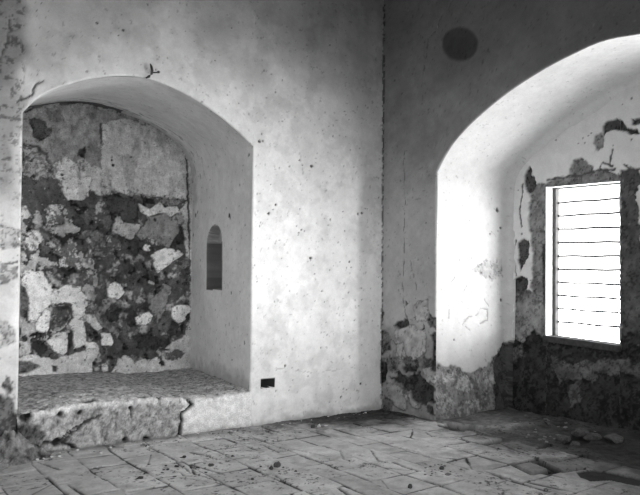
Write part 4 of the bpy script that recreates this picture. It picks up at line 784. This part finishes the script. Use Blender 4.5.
# ================================================================== remaining shell of the room
def flat(name, pts, tone=.5, n=12, mat=PLASTER, flip=False):
    a, b, c_, d = [np.array(p, float) for p in pts]
    u = np.linspace(0, 1, n)[:, None, None]; v = np.linspace(0, 1, n)[None, :, None]
    P = a * (1 - u) * (1 - v) + b * u * (1 - v) + c_ * u * v + d * (1 - u) * v
    return sheets_to_object(name, [(P, np.full(P.shape[:2], tone), flip)], mat)
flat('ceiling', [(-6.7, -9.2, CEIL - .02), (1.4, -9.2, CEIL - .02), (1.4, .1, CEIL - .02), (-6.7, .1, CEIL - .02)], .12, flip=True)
RWX0, RWX1, RWZ0, RWZ1 = -4.0, -1.9, 1.0, 3.3      # rear window behind the camera, added unseen for fill light
def rear_piece(xa, xb, za, zb):
    X, Z = np.meshgrid(np.linspace(xa, xb, 6), np.linspace(za, zb, 6), indexing='ij')
    return (np.stack([X, X * 0 - 9.1, Z], -1), X * 0 + 0.2, False)
sheets_to_object('wall_rear', [rear_piece(-6.7, RWX0, -.05, CEIL), rear_piece(RWX1, .1, -.05, CEIL), rear_piece(RWX0, RWX1, -.05, RWZ0), rear_piece(RWX0, RWX1, RWZ1, CEIL)], PLASTER)
bm = bmesh.new()
for a, b, c_, d in ((RWX0 - .05, RWX0, RWZ0 - .05, RWZ1 + .05), (RWX1, RWX1 + .05, RWZ0 - .05, RWZ1 + .05), (RWX0, RWX1, RWZ0 - .05, RWZ0), (RWX0, RWX1, RWZ1, RWZ1 + .05)):
    v = [(a, c_), (b, c_), (b, d), (a, d)]
    vv = [bm.verts.new((x_, -9.07, z_)) for x_, z_ in v] + [bm.verts.new((x_, -9.55, z_)) for x_, z_ in v]
    for f in ((0, 1, 2, 3), (7, 6, 5, 4), (0, 4, 5, 1), (1, 5, 6, 2), (2, 6, 7, 3), (3, 7, 4, 0)): bm.faces.new([vv[i] for i in f])
mesh_object('window_2', bm, WHITEWOOD)['kind'] = 'structure'  # added rear window, unseen, for fill light
WWX = -6.6
WY0, WY1, WZ0, WZ1 = -3.6, -1.2, 1.2, 3.2          # west window left of the camera, added out of view for fill light
def west_piece(ya, yb, za, zb):
    Y, Z = np.meshgrid(np.linspace(ya, yb, 6), np.linspace(za, zb, 6), indexing='ij')
    return (np.stack([Y * 0 + WWX, Y, Z], -1), Y * 0 + 0.2, True)
sheets_to_object('wall_west', [west_piece(-9.1, WY0, -.05, CEIL), west_piece(WY1, .1, -.05, CEIL), west_piece(WY0, WY1, -.05, WZ0), west_piece(WY0, WY1, WZ1, CEIL)], PLASTER)
def lining(name, boxes):
    bm = bmesh.new()
    for p, q_ in boxes:
        hexa(bm, [(p[0], p[1], p[2]), (q_[0], p[1], p[2]), (q_[0], q_[1], p[2]), (p[0], q_[1], p[2]), (p[0], p[1], q_[2]), (q_[0], p[1], q_[2]), (q_[0], q_[1], q_[2]), (p[0], q_[1], q_[2])])
    mesh_object(name, bm, WHITEWOOD)['kind'] = 'structure'
lining('window_3', [((-6.95, WY0 - .05, WZ0 - .05), (-6.58, WY0, WZ1 + .05)), ((-6.95, WY1, WZ0 - .05), (-6.58, WY1 + .05, WZ1 + .05)),  # added west window, out of view, for fill light
                    ((-6.95, WY0, WZ0 - .05), (-6.58, WY1, WZ0)), ((-6.95, WY0, WZ1), (-6.58, WY1, WZ1 + .05))])

DOOR_Y, DOOR_L, DOOR_H = -5.18, 3.0, 3.0
def shell():  # unseen outer shell added to stop sky light leaking in
    bm = bmesh.new()
    x0, x1, xs, y0, y1, z0, z1 = -6.9, RBX + .15, .10, -9.5, 2.5, -.4, 6.1
    def q(*p): bm.faces.new([bm.verts.new(v) for v in p])
    for a, b, c_, d in ((y0, WY0, z0, z1), (WY1, y1, z0, z1), (WY0, WY1, z0, WZ0), (WY0, WY1, WZ1, z1)):
        q((x0, a, c_), (x0, b, c_), (x0, b, d), (x0, a, d))
    for a, b, c_, d in ((x0, RWX0, z0, z1), (RWX1, xs, z0, z1), (RWX0, RWX1, z0, RWZ0), (RWX0, RWX1, RWZ1, z1)):
        q((a, y0, c_), (b, y0, c_), (b, y0, d), (a, y0, d))
    q((x0, y1, z0), (x1, y1, z0), (x1, y1, z1), (x0, y1, z1))
    q((xs, y0, z0), (xs, DOOR_Y, z0), (xs, DOOR_Y, z1), (xs, y0, z1))
    for z in (z0, z1):
        q((x0, y0, z), (xs, y0, z), (xs, DOOR_Y, z), (x0, DOOR_Y, z)); q((x0, DOOR_Y, z), (x1, DOOR_Y, z), (x1, y1, z), (x0, y1, z))
    q((xs, DOOR_Y, z0), (x1, DOOR_Y, z0), (x1, DOOR_Y, DOOR_L), (xs, DOOR_Y, DOOR_L))
    q((xs, DOOR_Y, DOOR_H), (x1, DOOR_Y, DOOR_H), (x1, DOOR_Y, z1), (xs, DOOR_Y, z1))
    ys = [DOOR_Y, WIN_ADDED['y1'], WIN_ADDED['y0'], WIN1['y1'], WIN1['y0'], y1]
    for i in range(5):
        a, b = ys[i], ys[i + 1]
        if i in (1, 3):
            w = WIN_ADDED if i == 1 else WIN1
            zl = min(w['zb0'], w['zb1']) - .02; zh = max(w['zt0'], w['zt1']) + .02
            q((x1, a, z0), (x1, b, z0), (x1, b, zl), (x1, a, zl)); q((x1, a, zh), (x1, b, zh), (x1, b, z1), (x1, a, z1))
        else: q((x1, a, z0), (x1, b, z0), (x1, b, z1), (x1, a, z1))
    bmesh.ops.remove_doubles(bm, verts=bm.verts, dist=1e-4)
    o = mesh_object('light_shell', bm, plain_material('shell_grey', .5)); o['kind'] = 'structure'
shell()

# ================================================================== iron hook at the crown of the left arch
root = bpy.data.objects.new('iron_hook', None); COL.objects.link(root); root.location = (-3.03, 0, 3.61)
tag(root, 'bent rusty iron hook stuck in the wall above the arch crown', 'hook')
inv = Matrix.Translation((3.03, 0, -3.61))
bm = bmesh.new()
tube(bm, [(-3.05, -.02, 3.680), (-3.045, -.04, 3.648), (-3.038, -.045, 3.61), (-3.04, -.03, 3.58), (-3.065, -.04, 3.55), (-3.095, -.02, 3.532)],
     [.005, .012, .014, .012, .014, .006], 8)
bm.transform(inv); mesh_object('shank', bm, IRON, root, True)
bm = bmesh.new()
tube(bm, [(-3.035, -.03, 3.595), (-3.0, -.04, 3.600), (-2.972, -.045, 3.606)], [.006, .006, .006], 8)
tube(bm, [(-2.984, -.045, 3.604), (-2.972, -.046, 3.609), (-2.962, -.045, 3.608)], [.010, .014, .008], 8)
bm.transform(inv); mesh_object('peg', bm, IRON, root, True)

# ================================================================== loose things on the floor and the ledge
def lump_mesh(name, seed, sx, sy, sz, sub=3, rough=.35, mat=CHIP_GREY):
    rg = random.Random(seed)
    bm = bmesh.new(); bmesh.ops.create_icosphere(bm, subdivisions=sub, radius=1)
    planes = []
    for k in range(9):
        n = Vector((rg.gauss(0, 1), rg.gauss(0, 1), rg.gauss(0, 1))).normalized(); planes.append((n, rg.uniform(.55, .85)))
    for v in bm.verts:
        for n, d in planes:                                   # broken facets
            e = v.co.dot(n) - d
            if e > 0: v.co -= n * e * .95
        s = 1 + rough * .25 * math.sin(v.co.x * 5 + seed) * math.cos(v.co.y * 6 - seed) + rg.uniform(-.03, .03)
        v.co *= s
        v.co.x *= sx; v.co.y *= sy; v.co.z *= sz
    zmin = min(v.co.z for v in bm.verts)
    cut = zmin + sz * .25
    for v in bm.verts:
        if v.co.z < cut: v.co.z = cut
        v.co.z -= cut
    me = bpy.data.meshes.new(name); bm.to_mesh(me); bm.free(); me.materials.append(mat)
    return me
def flake_mesh(name, seed, r, thick, mat, curl=.0):
    rg = random.Random(seed); n = 9
    bm = bmesh.new(); top = []; bot = []
    for k in range(n):
        a = 2 * math.pi * k / n; rr = r * rg.uniform(.6, 1.1)
        x, y = rr * math.cos(a), rr * math.sin(a) * .75
        z = curl * (x * x + .3 * y * x) / r
        top.append(bm.verts.new((x, y, z + thick))); bot.append(bm.verts.new((x * .95, y * .95, z)))
    ct = bm.verts.new((0, 0, thick * 1.1)); cb = bm.verts.new((0, 0, 0))
    for k in range(n):
        j = (k + 1) % n
        bm.faces.new((ct, top[k], top[j])); bm.faces.new((cb, bot[j], bot[k])); bm.faces.new((bot[k], bot[j], top[j], top[k]))
    zmin = min(v.co.z for v in bm.verts)
    for v in bm.verts: v.co.z -= zmin
    me = bpy.data.meshes.new(name); bm.to_mesh(me); bm.free(); me.materials.append(mat)
    return me
def floor_z(x, y):
    T, H = floor_fields(np.array([[x]]), np.array([[y]])); return float(H[0, 0])
def put(name, me, x, y, label, cat, group=None, rz=0., s=1., z=None):
    o = bpy.data.objects.new(name, me); COL.objects.link(o)
    o.location = (x, y, floor_z(x, y) - .002 if z is None else z); o.rotation_euler = (0, 0, rz); o.scale = (s, s, s)
    return tag(o, label, cat, group)

for name, kind, x, y, sx, sz, mat, seed, label, cat, rz in SINGLES:
    m = dict(W=CHIP_WHITE, G=CHIP_GREY, D=CHIP_DARK, L=LEAF)[mat]; q = .72 if y > -2.6 and x < 0 else 1.; sx *= q; sz *= q
    if kind == 'lump': me = lump_mesh(name, seed, sx, sx * .75, sz, mat=m)
    else: me = flake_mesh(name, seed, sx, sz, m, .5 if mat == 'L' else 0)
    put(name, me, x, y, label, cat, rz=rz)
# twig in front of the dark corner
bm = bmesh.new()
tube(bm, [(0, 0, .010), (.0, -.1, .016), (-.02, -.2, .010), (-.05, -.33, .014)], [.006, .009, .010, .006], 7)
me = bpy.data.meshes.new('twig'); bm.to_mesh(me); bm.free(); me.materials.append(TWIG)
put('twig', me, -.82, -.46, 'dark dry twig lying on the tiles in front of the room corner', 'twig')

def scatter(n, xr, yr, kinds, label, cat, group, seed, size, name='plaster_chip', z=None):
    rg = random.Random(seed)
    src = [flake_mesh(name, seed + 1, 1, .3, kinds[0]), lump_mesh(name, seed + 2, 1, .8, .55, 2, mat=kinds[-1])]
    for k in range(n):
        x = rg.uniform(*xr); y = rg.uniform(*yr)
        put(name, src[k % 2], x, y, label, cat, group, rg.uniform(0, 6.28), rg.uniform(.6, 1.3) * size, z)
scatter(34, (-2.6, -.25), (-.22, -.05), [CHIP_WHITE, CHIP_GREY], 'tiny plaster crumb lying along the foot of the bright wall', 'plaster crumb', 'crumbs along the foot of the bright wall', 11, .016)
scatter(30, (-4.1, -2.7), (-.28, -.06), [CHIP_GREY, CHIP_WHITE], 'tiny mortar crumb lying below the broken ledge', 'mortar crumb', 'crumbs below the broken ledge', 12, .017, 'mortar_crumb')
scatter(26, (-1.65, -1.05), (-2.5, -2.15), [CHIP_DARK, CHIP_GREY], 'tiny dark crumb scattered on the cracked tile near the right alcove', 'crumb', 'crumbs on the cracked tile near the right alcove', 13, .012, 'dark_crumb')
scatter(30, (.05, 1.0), (-2.5, -1.1), [CHIP_GREY, CHIP_GREY], 'small grey stone lying on the earth floor below the barred window', 'stone', 'stones on the earth floor of the right alcove', 14, .024, 'small_stone')
scatter(10, (-2.85, -2.45), (-1.75, -1.45), [CHIP_WHITE, CHIP_DARK], 'tiny flake beside the dark debris on the middle tiles', 'plaster crumb', 'flakes beside the dark debris on the middle tiles', 15, .014)
scatter(14, (-3.5, -2.9), (-1.35, -.8), [LEAF, CHIP_DARK], 'tiny dark scrap on the tiles below the cracked ledge', 'scrap', 'scraps on the tiles below the cracked ledge', 16, .015, 'dry_scrap')
# dark heap of fallen rubble against the left jamb
hx = steps(-4.62, -3.82, .010); hy = steps(-.34, -.012, .010)
X, Y = np.meshgrid(hx, hy, indexing='ij')
prof_ = np.clip(1 - np.abs((X + 4.32) / .46) ** 1.6, 0, 1) * np.clip(1 - (-Y / .30) ** 1.1, 0, 1)
Hh = .27 * prof_ ** 1.2 + prof_ ** .5 * (fbm(X, Y, .10, 141, 5, .65) - .5) * .22 - .03
T = .19 * (1 + 3.4 * (fbm(X, Y, .05, 142, 4, .7) - .5)) * (1 + .8 * (fbm(X, Y, .15, 143, 3) - .5))
o = sheets_to_object('rubble_heap', [(np.stack([X, Y, Hh], -1), T, False)], MASONRY, 'stuff')
o['label'] = 'dark heap of fallen earth and rubble against the left jamb'; o['category'] = 'rubble'

# ================================================================== daylight
w = bpy.data.worlds.new('daylight'); scene.world = w; w.use_nodes = True
nt = w.node_tree; nt.nodes.clear()
out = nt.nodes.new('ShaderNodeOutputWorld'); bg = nt.nodes.new('ShaderNodeBackground')
tc = nt.nodes.new('ShaderNodeTexCoord'); sp = nt.nodes.new('ShaderNodeSeparateXYZ'); mr = nt.nodes.new('ShaderNodeMapRange')
nt.links.new(tc.outputs['Generated'], sp.inputs[0]); nt.links.new(sp.outputs['Z'], mr.inputs[0])
mr.inputs[1].default_value = -.03; mr.inputs[2].default_value = .03
def mth(op, a, b=None, clamp=False):
    n = nt.nodes.new('ShaderNodeMath'); n.operation = op; n.use_clamp = clamp
    for i, v in enumerate((a, b)):
        if v is None: continue
        if isinstance(v, (int, float)): n.inputs[i].default_value = v
        else: nt.links.new(v, n.inputs[i])
    return n.outputs[0]
# made-up surroundings: bright ground added to the east, dim elsewhere; haze near the horizon
nt.links.new(mth('ADD', mth('MULTIPLY', mth('MAXIMUM', sp.outputs['X'], 0.), 4.2), 0.3), mr.inputs[3])
zz_ = mth('DIVIDE', sp.outputs['Z'], .4)
nt.links.new(mth('ADD', mth('MULTIPLY', mth('POWER', 2.718, mth('MULTIPLY', mth('MULTIPLY', zz_, zz_), -1.)), .65), .35), mr.inputs[4])
# low sky glow added on one side to light the left wall
side = mth('POWER', mth('ADD', mth('MULTIPLY', sp.outputs['Y'], -.93), mth('MULTIPLY', sp.outputs['X'], .37), True), 4)
zq = mth('DIVIDE', mth('SUBTRACT', sp.outputs['Z'], 0.09), 0.22)
band = mth('POWER', 2.718, mth('MULTIPLY', mth('MULTIPLY', zq, zq), -1.))
glow = mth('MULTIPLY', mth('MULTIPLY', side, band), 7.0)
nt.links.new(mth('ADD', mr.outputs[0], glow), bg.inputs['Color']); bg.inputs['Strength'].default_value = 4.5
nt.links.new(bg.outputs[0], out.inputs[0])
def portal(loc, rot, sx, sy):
    L = bpy.data.lights.new('opening_daylight', 'AREA'); L.shape = 'RECTANGLE'; L.size = sx; L.size_y = sy
    o = bpy.data.objects.new('opening_daylight', L); COL.objects.link(o); o.location = loc; o.rotation_euler = rot
    L.cycles.is_portal = True
portal((RBX + .17, (WIN1['y0'] + WIN1['y1']) / 2, 1.82), (0, math.radians(90), 0), 1.85, abs(WIN1['y1'] - WIN1['y0']) + .06)
portal((RBX + .17, (WIN_ADDED['y0'] + WIN_ADDED['y1']) / 2, 1.95), (0, math.radians(90), 0), 2.16, 1.5)
portal((-6.92, (WY0 + WY1) / 2, (WZ0 + WZ1) / 2), (0, math.radians(-90), 0), WZ1 - WZ0 + .04, WY1 - WY0 + .04)
portal(((RWX0 + RWX1) / 2, -9.52, (RWZ0 + RWZ1) / 2), (math.radians(90), 0, 0), RWX1 - RWX0 + .04, RWZ1 - RWZ0 + .04)

# ================================================================== camera
cam = bpy.data.cameras.new('camera'); co = bpy.data.objects.new('camera', cam); COL.objects.link(co)
cam.sensor_fit = 'HORIZONTAL'; cam.sensor_width = 36.; cam.lens = 36. * 671. / 640.
cam.shift_y = .04498
yaw = math.radians(36.1389); pitch = math.radians(1.0); roll = math.radians(.5)
fw = Vector((math.sin(yaw) * math.cos(pitch), math.cos(yaw) * math.cos(pitch), math.sin(pitch)))
r0 = Vector((math.cos(yaw), -math.sin(yaw), 0)); u0 = r0.cross(fw)
Rr = r0 * math.cos(roll) + u0 * math.sin(roll); Uu = -r0 * math.sin(roll) + u0 * math.cos(roll)
M = Matrix((Rr, Uu, -fw)).transposed().to_4x4(); M.translation = Vector((-5.54666, -6.28829, 1.5))
co.matrix_world = M; cam.clip_start = .05
scene.camera = co
scene.view_settings.view_transform = 'Standard'; scene.view_settings.look = 'None'
scene.view_settings.exposure = 0.4; scene.view_settings.gamma = 1.
scene.cycles.use_denoising = True
scene.cycles.max_bounces = 10; scene.cycles.diffuse_bounces = 8
scene.cycles.sample_clamp_indirect = 0
